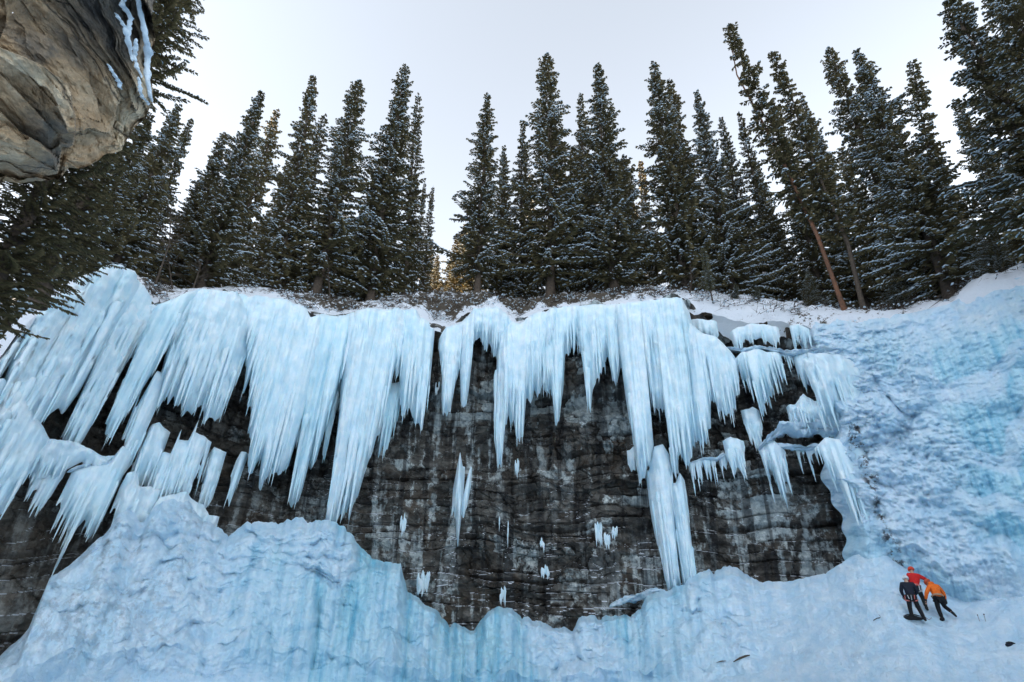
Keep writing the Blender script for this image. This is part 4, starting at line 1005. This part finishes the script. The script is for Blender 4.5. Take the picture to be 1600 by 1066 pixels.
for i, (tx, ty) in enumerate([(180, 210), (140, 240), (205, 260), (335, 270), (380, 270), (452, 250), (478, 290), (535, 250), (590, 260), (615, 250), (790, 300), (830, 270), (880, 260),
                              (895, 230), (975, 240), (1000, 250), (1065, 260), (1110, 260), (1180, 260), (1230, 250), (1268, 240), (1312, 230), (1360, 240), (1430, 260), (1455, 240), (1520, 210), (1560, 160), (420, 330), (565, 330), (860, 340), (945, 340), (1040, 340), (1210, 340), (1400, 340), (1470, 310), (1140, 300)]):
    k_ = min(range(len(FRONT)), key=lambda q: abs(FRONT[q][0] - (tx + (ty - FRONT[q][1]) * (FRONT[q][0] - 835) / 1600)) + (0 if FRONT[q][0] != tx else 5))
    side_ = 'left' if tx < FRONT[k_][0] else 'right'; lab_ = f'half-hidden back-row spruce just {side_} of {NICK[k_]}'; n_ = 0
    while lab_ in USED: n_ += 1; lab_ = f'half-hidden back-row spruce, {["", "a little lower", "lower still", "lowest of all"][min(n_, 3)]}, just {side_} of {NICK[k_]}'
    USED.add(lab_)
    rim_tree(tx, ty, rb.uniform(10, 24), rb.choice('abcde'), rb.uniform(.8, 1.0), lab_, 'spruces in the stand behind the rim trees')
# sunlit trees far behind, seen through the gaps
for (tx, ty, dr, wf) in [(684, 398, 60, .8), (714, 372, 50, 1.0), (712, 425, 46, .8), (728, 350, 56, 1.0), (675, 380, 64, .8), (740, 340, 60, 1.0), (722, 395, 45, .9), (712, 404, 38, .9), (730, 384, 40, 1.0), (738, 400, 36, 1.0), (703, 440, 34, .8), (682, 420, 40, .7)]:
    rim_tree(tx, ty, dr, 'c', wf * 1.5, 'small far gold-lit tree low in the central gap, ' + ('on its left side' if tx < 700 else 'in its middle' if tx < 716 else 'on its right side'), 'sunlit trees in the central gap')
rim_tree(434, 172, 26, 'b', 1.0, 'sunlit golden treetop left of the slim sharp spruce')

for (tx, ty, dr, lab) in [(472, 292, 42, 'golden sunlit spruce peeping through the left group, right of the golden treetop'), (540, 330, 44, 'golden sunlit spruce peeping through below the dense olive spruce'), (598, 300, 44, 'golden sunlit spruce peeping through left of the tallest left spruce'),
                          (985, 300, 44, 'sunlit far spruce peeping between the wide blunt-topped spruce and its right neighbour')]:
    rim_tree(tx, ty, dr, 'b', 1.0, lab)
# nearby trees on the left
bb = at(168, 175, 18.5)
tree('high', (bb[0], bb[1], bb[2]), (bb[0], bb[1], bb[2] + 14), 1.05, 'dark spruce behind the top left boulder, black against the sky')
bb = at(-75, 560, 17.0)
tree('near', (bb[0], bb[1], bb[2]), (bb[0] + .5, bb[1], bb[2] + 13.0), 1.15, 'near dark spruce below the boulder, its boughs hanging over the left ice')
bb = at(60, 470, 24.0)
tree('near', (bb[0], bb[1], bb[2]), (bb[0], bb[1], bb[2] + 14), 1.1, 'dark spruce under the boulder, behind the nearest one')
# young trees and bushes on the rim
a_, t_ = azel(1115, 478); bpt = at(1115, 478, float(Rw(a_)) + 1.2); tpt = at(1097, 386, float(Rw(a_)) + 1.2)
PROTO['young'] = (*crown_meshes(21, mat_foliage('young_spruce_foliage_material', (.10, .105, .06), (.14, .13, .08), (.2, .17, .11)), H=30.0, Lmax=5.2, taper=.8, bare=.28, dens=.55, droop=.3, snow=1.6, fine=2.6), trunk_mesh(H0, .35, 21, M['twig'], .1))
tree('young', bpt, tpt, .50, 'small pale frosted sapling standing alone on the snowy rim, right of centre', name='sapling')
for (x0, y0, x1, y1, lab) in [(1147, 478, 1150, 444, 'frosted little bush right of the pale sapling on the rim'), (1182, 484, 1183, 448, 'second frosted little bush, next to the first, right of the pale sapling'),
                              (1268, 486, 1262, 420, 'snowy young spruce just left of the leaning orange trunk'), (1405, 482, 1400, 415, 'snow-covered young spruce right of the two leaning trunks'),
                              (1560, 436, 1545, 330, 'young spruce with thick snow on its boughs at the right edge of the rim')]:
    a_, _ = azel(x0, y0); rr0 = float(Rw(a_)) + 3.0
    tree('young' if y0 - y1 < 45 else 'c', at(x0, y0, rr0), at(x1, y1, rr0), .75 if y0 - y1 < 45 else 1.0, lab, name='young_spruce')
# bare saplings
def sapling(px0, py0, px1, py1, lab, n=26, seed=1):
    a_, _ = azel(px0, py0); r_ = float(Rw(a_)) + 2.0; b = at(px0, py0 + 4, r_); t = at(px1, py1, r_); rnd = np.random.RandomState(seed)
    V = []; F = []
    def stick(p, q, w0, w1):
        p = np.array(p); q = np.array(q); d = q - p; u = np.cross(d, [.3, .9, .1]); u /= np.linalg.norm(u); v = np.cross(d, u); v /= np.linalg.norm(v); o = len(V)
        for c, w_ in ((p, w0), (q, w1)):
            for k in range(4): V.append(c + w_ * (math.cos(k * 1.571) * u + math.sin(k * 1.571) * v))
        for k in range(4): F.append((o + k, o + (k + 1) % 4, o + 4 + (k + 1) % 4, o + 4 + k))
    H = np.linalg.norm(t - b); m = b + (t - b) * .5 + rnd.randn(3) * .03 * H
    stick(b - b, m - b, .07, .05); stick(m - b, t - b, .05, .015)
    for i in range(n):
        f = rnd.uniform(.25, .95); p = (m - b) * f / .5 if f < .5 else (m - b) + (t - m) * (f - .5) / .5
        az = rnd.uniform(0, 6.28); L = (1.1 - f) * H * .38; q = p + L * np.array([math.cos(az), math.sin(az), rnd.uniform(.2, .8)]); stick(p, q, .025, .008)
        for _ in range(2):
            z_ = p + (q - p) * rnd.uniform(.3, .8); stick(z_, z_ + L * .4 * rnd.randn(3) * .7, .012, .005)
    o = obj('bare_sapling', quads_mesh('bare_sapling', np.array(V), F, True), M['twig']); o.location = b; tag(o, lab, 'sapling')
sapling(243, 440, 268, 322, 'tall leafless sapling at the left side of the wedge of sky', 34, 3)
sapling(273, 470, 262, 398, 'thin leafless sapling standing where the left snow hump ends', 16, 4)
sapling(297, 462, 318, 400, 'bare forked shrub between the left snow hump and the spruces', 20, 5)
sapling(517, 486, 512, 400, 'pale bare stem on the rim above the biggest curtain', 10, 6)
sapling(1075, 470, 1078, 410, 'leafless twiggy sapling left of the pale frosted one', 18, 7)
# fallen twigs, dead grass and brush along the rim
def brush():
    rnd = np.random.RandomState(8); V = []; F = []; SV = []; SF = []
    zones = [(215, 262, 60), (372, 384, 14), (430, 565, 200), (600, 690, 120), (676, 850, 340), (850, 1060, 300), (1060, 1240, 120), (1240, 1480, 150), (1480, 1600, 50)]
    for x0, x1, n in zones:
        for _ in range(int(n * .55)):
            px = rnd.uniform(x0, x1); a = float(azel(px, 470)[0]); r = float(Rw(a)) + rnd.uniform(.1, 5.5) + (1.2 if px > 1240 else 0); z = float(ground_z(a, r)) + .1
            c = np.array([r * math.sin(a), r * math.cos(a), z]); big = rnd.uniform(.4, 1.3)
            for k in range(rnd.randint(7, 15)):
                d = rnd.randn(3) * np.array([1, .7, .45]) + np.array([0, -.5, .15]); d /= np.linalg.norm(d); L = big * rnd.uniform(.3, 1.1); p = c + rnd.randn(3) * np.array([.3, .2, .08]); q = p + d * L
                w_ = rnd.uniform(.012, .03); u = np.cross(d, [0, 0, 1.]); u /= np.linalg.norm(u) + 1e-6; v = np.cross(d, u); o = len(V)
                V += [p + u * w_, p - u * w_ * .5 + v * w_, p - u * w_ * .5 - v * w_, q]
                F += [(o, o + 1, o + 3), (o + 1, o + 2, o + 3), (o + 2, o, o + 3)]
                if rnd.rand() < .3:
                    m = p + (q - p) * rnd.uniform(.2, .8); l = rnd.uniform(.06, .22); f = np.array([d[0], d[1], d[2] * .5]) * l; w2 = rnd.uniform(.04, .09); o = len(SV); sd_ = np.array([-d[1], d[0], 0]) * w2
                    SV += [m - f, m - sd_, m + f, m + sd_, m + [0, 0, w2], m - [0, 0, .02]]
                    SF += [(o, o+3, o+4), (o+3, o+2, o+4), (o+2, o+1, o+4), (o+1, o, o+4), (o, o+1, o+5), (o+1, o+2, o+5), (o+2, o+3, o+5), (o+3, o, o+5)]
    o = obj('undergrowth', quads_mesh('undergrowth', np.array(V), F, False), M['twig']); tag(o, 'brown dead twigs and grass sprinkled with snow along the cliff rim', 'undergrowth', kind='stuff')
    s_ = obj('snow_dusting', quads_mesh('snow_dusting', np.array(SV), SF, True), M['snow'], o)
brush()

# ================================================================== PEOPLE AND GEAR
def skin(name, J, E, mat, parent=None, sub=2, root=0):
    me = bpy.data.meshes.new(name); me.from_pydata([j[:3] for j in J], E, [])
    o = bpy.data.objects.new(name, me); col.objects.link(o); me.materials.append(mat)
    m = o.modifiers.new('skin', 'SKIN'); m.use_smooth_shade = True
    for i, j in enumerate(J):
        sv = me.skin_vertices[0].data[i]; r = j[3] if len(j) > 3 else .05; r2 = j[4] if len(j) > 4 else r
        sv.radius = (r, r2); sv.use_root = (i == root)
    sb = o.modifiers.new('sub', 'SUBSURF'); sb.levels = sub; sb.render_levels = sub
    if parent: o.parent = parent
    return o
def ell(name, c, rx, ry, rz, mat, parent, zmin=None, nu=20, nv=14):
    V = []; F = []
    for i in range(nv + 1):
        th = math.pi * i / nv; zc = math.cos(th)
        if zmin is not None: zc = max(zc, zmin); 
        sn = math.sqrt(max(0, 1 - zc * zc)) if zmin is None or zc > zmin + 1e-6 else math.sqrt(max(0, 1 - zmin * zmin)) * math.sin(th) / max(math.sin(math.acos(zmin)), 1e-3)
        for j in range(nu):
            p = 2 * math.pi * j / nu; V.append((c[0] + rx * sn * math.cos(p), c[1] + ry * sn * math.sin(p), c[2] + rz * zc))
    for i in range(nv):
        for j in range(nu): F.append((i * nu + j, (i + 1) * nu + j, (i + 1) * nu + (j + 1) % nu, i * nu + (j + 1) % nu))
    return obj(name, quads_mesh(name, np.array(V), F, True), mat, parent)
def cloth(n, c): return mat_simple(n, c, .75, tuple(x * .72 for x in c), 14, .25, .25)
M['skin_tone'] = mat_simple('face_skin_material', (.55, .33, .24), .55, None, 20, .1)
M['navy'] = cloth('navy_jacket_material', (.012, .016, .030)); M['black'] = cloth('black_trouser_material', (.010, .011, .014))
M['red'] = cloth('red_jacket_material', (.62, .02, .02)); M['orange'] = cloth('orange_jacket_material', (.85, .17, .02))
M['white_shell'] = mat_simple('white_helmet_material', (.75, .78, .8), .35, None, 6, 0); M['red_shell'] = mat_simple('red_helmet_material', (.75, .06, .02), .35, None, 6, 0)
M['orange_shell'] = mat_simple('orange_helmet_material', (.55, .09, .03), .35, None, 6, 0)
M['boot'] = cloth('boot_material', (.02, .02, .022)); M['tan'] = cloth('tan_webbing_material', (.42, .26, .17)); M['pink'] = cloth('pink_webbing_material', (.6, .16, .14))
M['steel'] = mat_simple('steel_material', (.35, .37, .40), .35, None, 6, 0); M['gear_white'] = cloth('white_webbing_material', (.6, .62, .65))
M['pants2'] = cloth('grey_green_trouser_material', (.022, .030, .030))

def person(base, yaw, P, cols, label, gear=True, scale=1.0):
    """P: joints in metres, x right, y the way the person faces, z up"""
    J = {k: np.array(v, float) for k, v in P.items()}
    def j(k, r, r2=None): return (*J[k], r, r2 if r2 else r)
    hd = J['head']; nk = J['neck']; up = hd - nk; up /= np.linalg.norm(up)
    nose = hd + np.array(P.get('look', (0, 1, 0)), float) * .115 - up * .015
    chin = hd - up * .09 + np.array(P.get('look', (0, 1, 0)), float) * .05
    names = ['pelvis', 'spine', 'chest', 'neck', 'head', 'sl', 'el', 'wl', 'sr', 'er', 'wr', 'hl', 'kl', 'al', 'hr', 'kr', 'ar', 'tl', 'tr']
    rad = dict(pelvis=(.13, .10), spine=(.12, .09), chest=(.14, .10), neck=(.055,), head=(.085, .10), sl=(.06,), el=(.045,), wl=(.03,), sr=(.06,), er=(.045,), wr=(.03,), hl=(.085,), kl=(.06,), al=(.04,), hr=(.085,), kr=(.06,), ar=(.04,), tl=(.035,), tr=(.035,))
    L = [j(n, *rad[n]) for n in names]; ix = {n: i for i, n in enumerate(names)}
    Ed = [('pelvis', 'spine'), ('spine', 'chest'), ('chest', 'neck'), ('neck', 'head'), ('chest', 'sl'), ('sl', 'el'), ('el', 'wl'), ('chest', 'sr'), ('sr', 'er'), ('er', 'wr'), ('pelvis', 'hl'), ('hl', 'kl'), ('kl', 'al'), ('pelvis', 'hr'), ('hr', 'kr'), ('kr', 'ar'), ('al', 'tl'), ('ar', 'tr')]
    E = [(ix[a], ix[b]) for a, b in Ed]
    crown = hd + up * .07; L.append((*crown, .075, .085)); E.append((ix['head'], len(L) - 1))
    L.append((*chin, .045, .045)); E.append((ix['head'], len(L) - 1)); L.append((*nose, .018, .02)); E.append((ix['head'], len(L) - 1))
    # hands: palm, four fingers and a thumb, slightly curled
    for sd_, w_, e_ in ((-1, 'wl', 'el'), (1, 'wr', 'er')):
        d = J[w_] - J[e_]; d /= np.linalg.norm(d); s_ = np.cross(d, [0, 1, .2]); s_ /= np.linalg.norm(s_); c_ = np.cross(s_, d) * sd_
        palm = J[w_] + d * .06; L.append((*palm, .035, .022)); pi_ = len(L) - 1; E.append((ix[w_], pi_))
        for k, (o_, ln) in enumerate(((-.03, .07), (-.01, .085), (.011, .08), (.03, .062))):
            f1 = palm + d * .04 + s_ * o_; f2 = f1 + d * ln * .5 + c_ * .012; f3 = f2 + d * ln * .4 + c_ * .03
            L += [(*f1, .011), (*f2, .010), (*f3, .008)]; m_ = len(L); E += [(pi_, m_ - 3), (m_ - 3, m_ - 2), (m_ - 2, m_ - 1)]
        th = palm - d * .01 + s_ * -.045 + c_ * .02; th2 = th + d * .04 - s_ * .012 + c_ * .015; L += [(*th, .013), (*th2, .010)]; m_ = len(L); E += [(pi_, m_ - 2), (m_ - 2, m_ - 1)]
    body = skin('person', L, E, M['skin_tone'], None, 1)
    body.location = base; body.rotation_euler = (0, 0, yaw); body.scale = (scale,) * 3; tag(body, label, 'person')
    mid = lambda a, b, f: J[a] * (1 - f) + J[b] * f
    hemc = J['pelvis'] + (J['spine'] - J['pelvis']) * -.12
    jk = [(*hemc, .19, .15), (*J['spine'], .175, .145), (*J['chest'], .20, .15), (*(J['neck'] - up * .01), .085, .085), (*J['sl'], .095), (*J['el'], .075), (*mid('el', 'wl', .95), .052), (*J['sr'], .095), (*J['er'], .075), (*mid('er', 'wr', .95), .052)]
    skin('jacket', jk, [(0, 1), (1, 2), (2, 3), (2, 4), (4, 5), (5, 6), (2, 7), (7, 8), (8, 9)], cols['jacket'], body, 2)
    tr = [(*J['pelvis'], .165, .135), (*J['hl'], .115), (*J['kl'], .085), (*mid('kl', 'al', .85), .075), (*J['hr'], .115), (*J['kr'], .085), (*mid('kr', 'ar', .85), .075)]
    skin('trousers', tr, [(0, 1), (1, 2), (2, 3), (0, 4), (4, 5), (5, 6)], cols['trousers'], body, 2)
    for a_, t_, k_ in (('al', 'tl', 'kl'), ('ar', 'tr', 'kr')):
        sh = mid(k_, a_, .72); heel = J[a_] - (J[t_] - J[a_]) * .35 + np.array([0, 0, -.02])
        skin('boot', [(*J[a_], .062), (*sh, .072), (*J[t_], .045, .038), (*heel, .04)], [(0, 1), (0, 2), (0, 3)], M['boot'], body, 2)
    for w_, e_ in (('wl', 'el'), ('wr', 'er')):
        d = J[w_] - J[e_]; d /= np.linalg.norm(d); s_ = np.cross(d, [0, 1, .2]); s_ /= np.linalg.norm(s_)
        q = J[w_]; p = q + d * .065
        G = [(*(q - d * .05), .048), (*q, .04), (*p, .048, .032)]; Eg = [(0, 1), (1, 2)]
        for o_, ln in ((-.034, .07), (-.012, .085), (.012, .08), (.034, .062)):
            f1 = p + d * .04 + s_ * o_; f2 = f1 + d * ln * .5; f3 = f2 + d * ln * .4 + np.array([0, .02, -.01]); G += [(*f1, .016), (*f2, .015), (*f3, .012)]; m_ = len(G); Eg += [(2, m_ - 3), (m_ - 3, m_ - 2), (m_ - 2, m_ - 1)]
        th = p - s_ * .05; G += [(*th, .018), (*(th + d * .045 - s_ * .012), .014)]; m_ = len(G); Eg += [(2, m_ - 2), (m_ - 2, m_ - 1)]
        skin('glove', G, Eg, M['boot'], body, 1)
    hm = ell('helmet', (0, 0, 0), .125, .145, .125, cols['helmet'], body, zmin=-.25)
    q = Vector(up).to_track_quat('Z', 'Y'); hm.rotation_mode = 'QUATERNION'; hm.rotation_quaternion = q; hm.location = hd + up * .035
    if cols.get('hood'): ell('hood', tuple(nk + up * .05 - np.array([0, .05, 0])), .12, .10, .09, cols['jacket'], body)
    # harness: waist belt and two leg loops with slings and quickdraws
    def loop(c, n_, r1, r2, w_, mat, name):
        n_ = n_ / np.linalg.norm(n_); u = np.cross(n_, [0, 1, .1]); u /= np.linalg.norm(u); v = np.cross(n_, u); V = []; F = []; K = 22
        for i in range(K):
            t = 2 * math.pi * i / K; cc = c + r1 * math.cos(t) * u + r2 * math.sin(t) * v; o_ = (math.cos(t) * u + math.sin(t) * v)
            for a_, b_ in ((-1, -1), (1, -1), (1, 1), (-1, 1)): V.append(cc + n_ * w_ * a_ + o_ * .012 * b_)
        for i in range(K):
            for k in range(4): F.append((i * 4 + k, i * 4 + (k + 1) % 4, ((i + 1) % K) * 4 + (k + 1) % 4, ((i + 1) % K) * 4 + k))
        return obj(name, quads_mesh(name, np.array(V), F, False), mat, hn)
    hn = obj('harness', bpy.data.meshes.new('harness'), None, body)
    ax = J['spine'] - J['pelvis']; bm_ = cols['belt']
    c0 = J['pelvis'] + ax * .22
    K = 26; n_ = ax / np.linalg.norm(ax); u = np.cross(n_, [0, 1, .0]); u /= np.linalg.norm(u); v = np.cross(n_, u); V = []; F = []
    for i in range(K):
        t = 2 * math.pi * i / K; o_ = math.cos(t) * u + math.sin(t) * v; cc = c0 + .215 * math.cos(t) * u + .175 * math.sin(t) * v
        for a_, b_ in ((-1, -1), (1, -1), (1, 1), (-1, 1)): V.append(cc + n_ * .032 * a_ + o_ * .012 * b_)
    for i in range(K):
        for k in range(4): F.append((i * 4 + k, i * 4 + (k + 1) % 4, ((i + 1) % K) * 4 + (k + 1) % 4, ((i + 1) % K) * 4 + k))
    me = quads_mesh('harness', np.array(V), F, False); me.materials.append(bm_); hn.data = me
    for h_, k_ in (('hl', 'kl'), ('hr', 'kr')): loop(mid(h_, k_, .22), J[k_] - J[h_], .118, .118, .022, cols['loop'], 'leg_loop')
    if gear:
        rnd = random.Random(int(abs(base[0]) * 100))
        for i in range(5):
            t = math.pi * (.15 + .7 * i / 4) + math.pi; p = c0 + .235 * math.cos(t) * u * -1 + .20 * abs(math.sin(t)) * v * (1 if (v @ np.array([0, 1, 0])) < 0 else -1)
            q2 = p + np.array([rnd.uniform(-.03, .03), -.02, -rnd.uniform(.12, .24)])
            skin('quickdraw', [(*p, .014), (*((p + q2) / 2), .02, .01), (*q2, .018)], [(0, 1), (1, 2)], [cols['loop'], M['gear_white'], M['steel']][i % 3], hn, 1)
    return body
PXM = 1.0
STAND = dict(pelvis=(0, 0, .93), spine=(0, .03, 1.15), chest=(0, .06, 1.36), neck=(0, .08, 1.50), head=(0, .13, 1.62), sl=(-.20, .04, 1.42), el=(-.29, .05, 1.14), wl=(-.24, .20, .96), sr=(.20, .04, 1.42), er=(.29, .08, 1.16), wr=(.20, .24, 1.0),
             hl=(-.10, 0, .88), kl=(-.14, .04, .48), al=(-.15, -.02, .10), tl=(-.17, .14, .05), hr=(.10, 0, .88), kr=(.17, .05, .50), ar=(.26, -.02, .10), tr=(.31, .13, .05), look=(0, .9, -.4))
b1 = mound_point(1434, 972)
person(b1, R(-28), STAND, dict(jacket=M['navy'], trousers=M['black'], helmet=M['white_shell'], belt=M['boot'], loop=M['pink']), 'climber in a dark jacket and white helmet seen from behind', scale=.90)
BEND = dict(pelvis=(0, -.02, .90), spine=(.05, .08, 1.10), chest=(.12, .20, 1.29), neck=(.13, .29, 1.41), head=(.11, .40, 1.48), sl=(-.08, .20, 1.31), el=(-.26, .24, 1.06), wl=(-.27, .34, .82), sr=(.32, .20, 1.32), er=(.48, .18, 1.08), wr=(.55, .26, .84),
            hl=(-.10, 0, .86), kl=(-.08, .06, .47), al=(-.07, 0, .10), tl=(-.07, .16, .05), hr=(.11, 0, .86), kr=(.34, .18, .58), ar=(.34, -.14, .36), tr=(.42, -.18, .20), look=(0, .5, -.85))
b2 = mound_point(1477, 973)
person(b2, R(6), BEND, dict(jacket=M['orange'], trousers=M['black'], helmet=M['orange_shell'], belt=M['tan'], loop=M['black'], hood=True), 'climber in an orange jacket bending forward with one foot lifted', gear=False, scale=.93)
REACH = dict(pelvis=(0, -.02, .93), spine=(.04, .06, 1.13), chest=(.08, .14, 1.33), neck=(.08, .18, 1.47), head=(.06, .24, 1.60), sl=(-.11, .10, 1.41), el=(-.20, .22, 1.20), wl=(-.05, .42, 1.12), sr=(.27, .10, 1.36), er=(.50, .20, 1.22), wr=(.60, .36, 1.02),
             hl=(-.10, 0, .88), kl=(-.10, .12, .49), al=(-.12, .02, .10), tl=(-.14, .18, .05), hr=(.10, 0, .88), kr=(.18, .16, .50), ar=(.20, .0, .10), tr=(.24, .16, .05), look=(-.3, .8, -.3))
b3 = mound_point(1440, 955)
person(b3, R(-30), REACH, dict(jacket=M['red'], trousers=M['pants2'], helmet=M['red_shell'], belt=M['pink'], loop=M['gear_white']), 'climber in a red jacket and red helmet reaching to the side', scale=.92)

def ice_tool(p, q, lab, name='ice_tool', headdir=(1, 0, 0)):
    """shaft from p (spike) to q (head); pick and hammer at the head"""
    p = Vector(p); q = Vector(q); root = empty(name, p); tag(root, lab, 'ice axe'); d = q - p; m = d * .55 + Vector(headdir) * .03
    skin('shaft', [(0, 0, 0, .016), (*m, .017), (*d, .016)], [(0, 1), (1, 2)], M['boot'], root, 1)
    h = Vector(headdir)
    skin('pick', [(*(d - h * .06), .014), (*d, .016), (*(d + h * .12 + Vector((0, 0, -.01))), .012), (*(d + h * .22 + Vector((0, 0, -.07))), .006)], [(0, 1), (1, 2), (2, 3)], M['steel'], root, 1)
a_, _ = azel(1449, 893)
pa = at(1450, 895, 30.2); pb = at(1446, 880, 30.2)
ice_tool(pa, pb, 'dark ice axe stuck upright in the ice above the climbers', headdir=(.8, -.2, .1))
g1 = mound_point(1373, 971)
ice_tool(g1 + Vector((-.2, 0, .02)), g1 + Vector((.22, .15, .12)), 'ice tool lying in the snow left of the climbers', headdir=(-.2, .3, .8))
def pole(px, py, px2, py2, lab):
    p = mound_point(px, py); r_ = math.hypot(p.x, p.y); q = Vector(at(px2, py2, r_)); root = empty('walking_pole', p); tag(root, lab, 'pole'); d = q - p
    skin('shaft', [(0, 0, -.08, .012), (*d, .014)], [(0, 1)], M['steel'], root, 1); skin('grip', [(*(d * .8), .022), (*(d * 1.0), .026)], [(0, 1)], M['boot'], root, 1)
pole(1531, 971, 1527, 960, 'left of two short poles stuck in the snow right of the climbers')
pole(1540, 971, 1537, 959, 'right of two short poles stuck in the snow right of the climbers')
def pack(p, lab, L=.5, W=.3, H=.22, yaw=0.0, mat=None, name='backpack'):
    root = empty(name, p); tag(root, lab, 'backpack'); root.rotation_euler = (0, 0, yaw)
    skin('bag', [(-L * .5, 0, H * .4, W * .38, H * .4), (-L * .2, 0, H * .55, W * .5, H * .55), (L * .2, 0, H * .5, W * .5, H * .5), (L * .5, 0, H * .35, W * .3, H * .35)], [(0, 1), (1, 2), (2, 3)], mat or M['black'], root, 2)
    skin('lid', [(L * .42, 0, H * .55, W * .36, .05), (L * .62, 0, H * .4, W * .3, .05)], [(0, 1)], mat or M['navy'], root, 2)
    for sd_ in (-1, 1): skin('strap', [(-L * .35, sd_ * W * .25, H * .9, .02), (0, sd_ * W * .3, H * 1.25, .02), (L * .4, sd_ * W * .25, H * .85, .02)], [(0, 1), (1, 2)], M['boot'], root, 1)
pack(mound_point(1426, 968) + Vector((0, 0, -.03)), 'flat black backpack lying in the snow at the climbers\' feet', .8, .45, .16, R(8))
pack(mound_point(1579, 1007) + Vector((0, 0, -.08)), 'dark bag half buried in the snow at the lower right', .30, .2, .12, R(-20), M['navy'])
# rope between the climbers
rp = [mound_point(1441, 958) + Vector((0, 0, .25)), mound_point(1446, 965) + Vector((0, 0, .02)), mound_point(1452, 970) + Vector((0, 0, .02)), mound_point(1456, 966) + Vector((0, 0, .02))]
skin_o = skin('rope', [(*v, .012) for v in rp], [(0, 1), (1, 2), (2, 3)], M['steel'], None, 2); tag(skin_o, 'thin pale rope lying between the climbers', 'rope')
# dark driftwood stuck in the snow
def log(pxs, lab, rad=.06):
    pts = [mound_point(*p) for p in pxs]; o = skin('driftwood', [(*(v + Vector((0, 0, .04))), rad * (1 if 0 < i < len(pts) - 1 else .4)) for i, v in enumerate(pts)], [(i, i + 1) for i in range(len(pts) - 1)], M['bark'], None, 1); tag(o, lab, 'driftwood')
log([(1146, 1036), (1156, 1031), (1165, 1027), (1172, 1025)], 'dark stick poking from the snow at the bottom, right of centre', .04)
log([(1120, 1037), (1128, 1035), (1135, 1034)], 'smaller dark stick in the snow left of the longer one', .025)
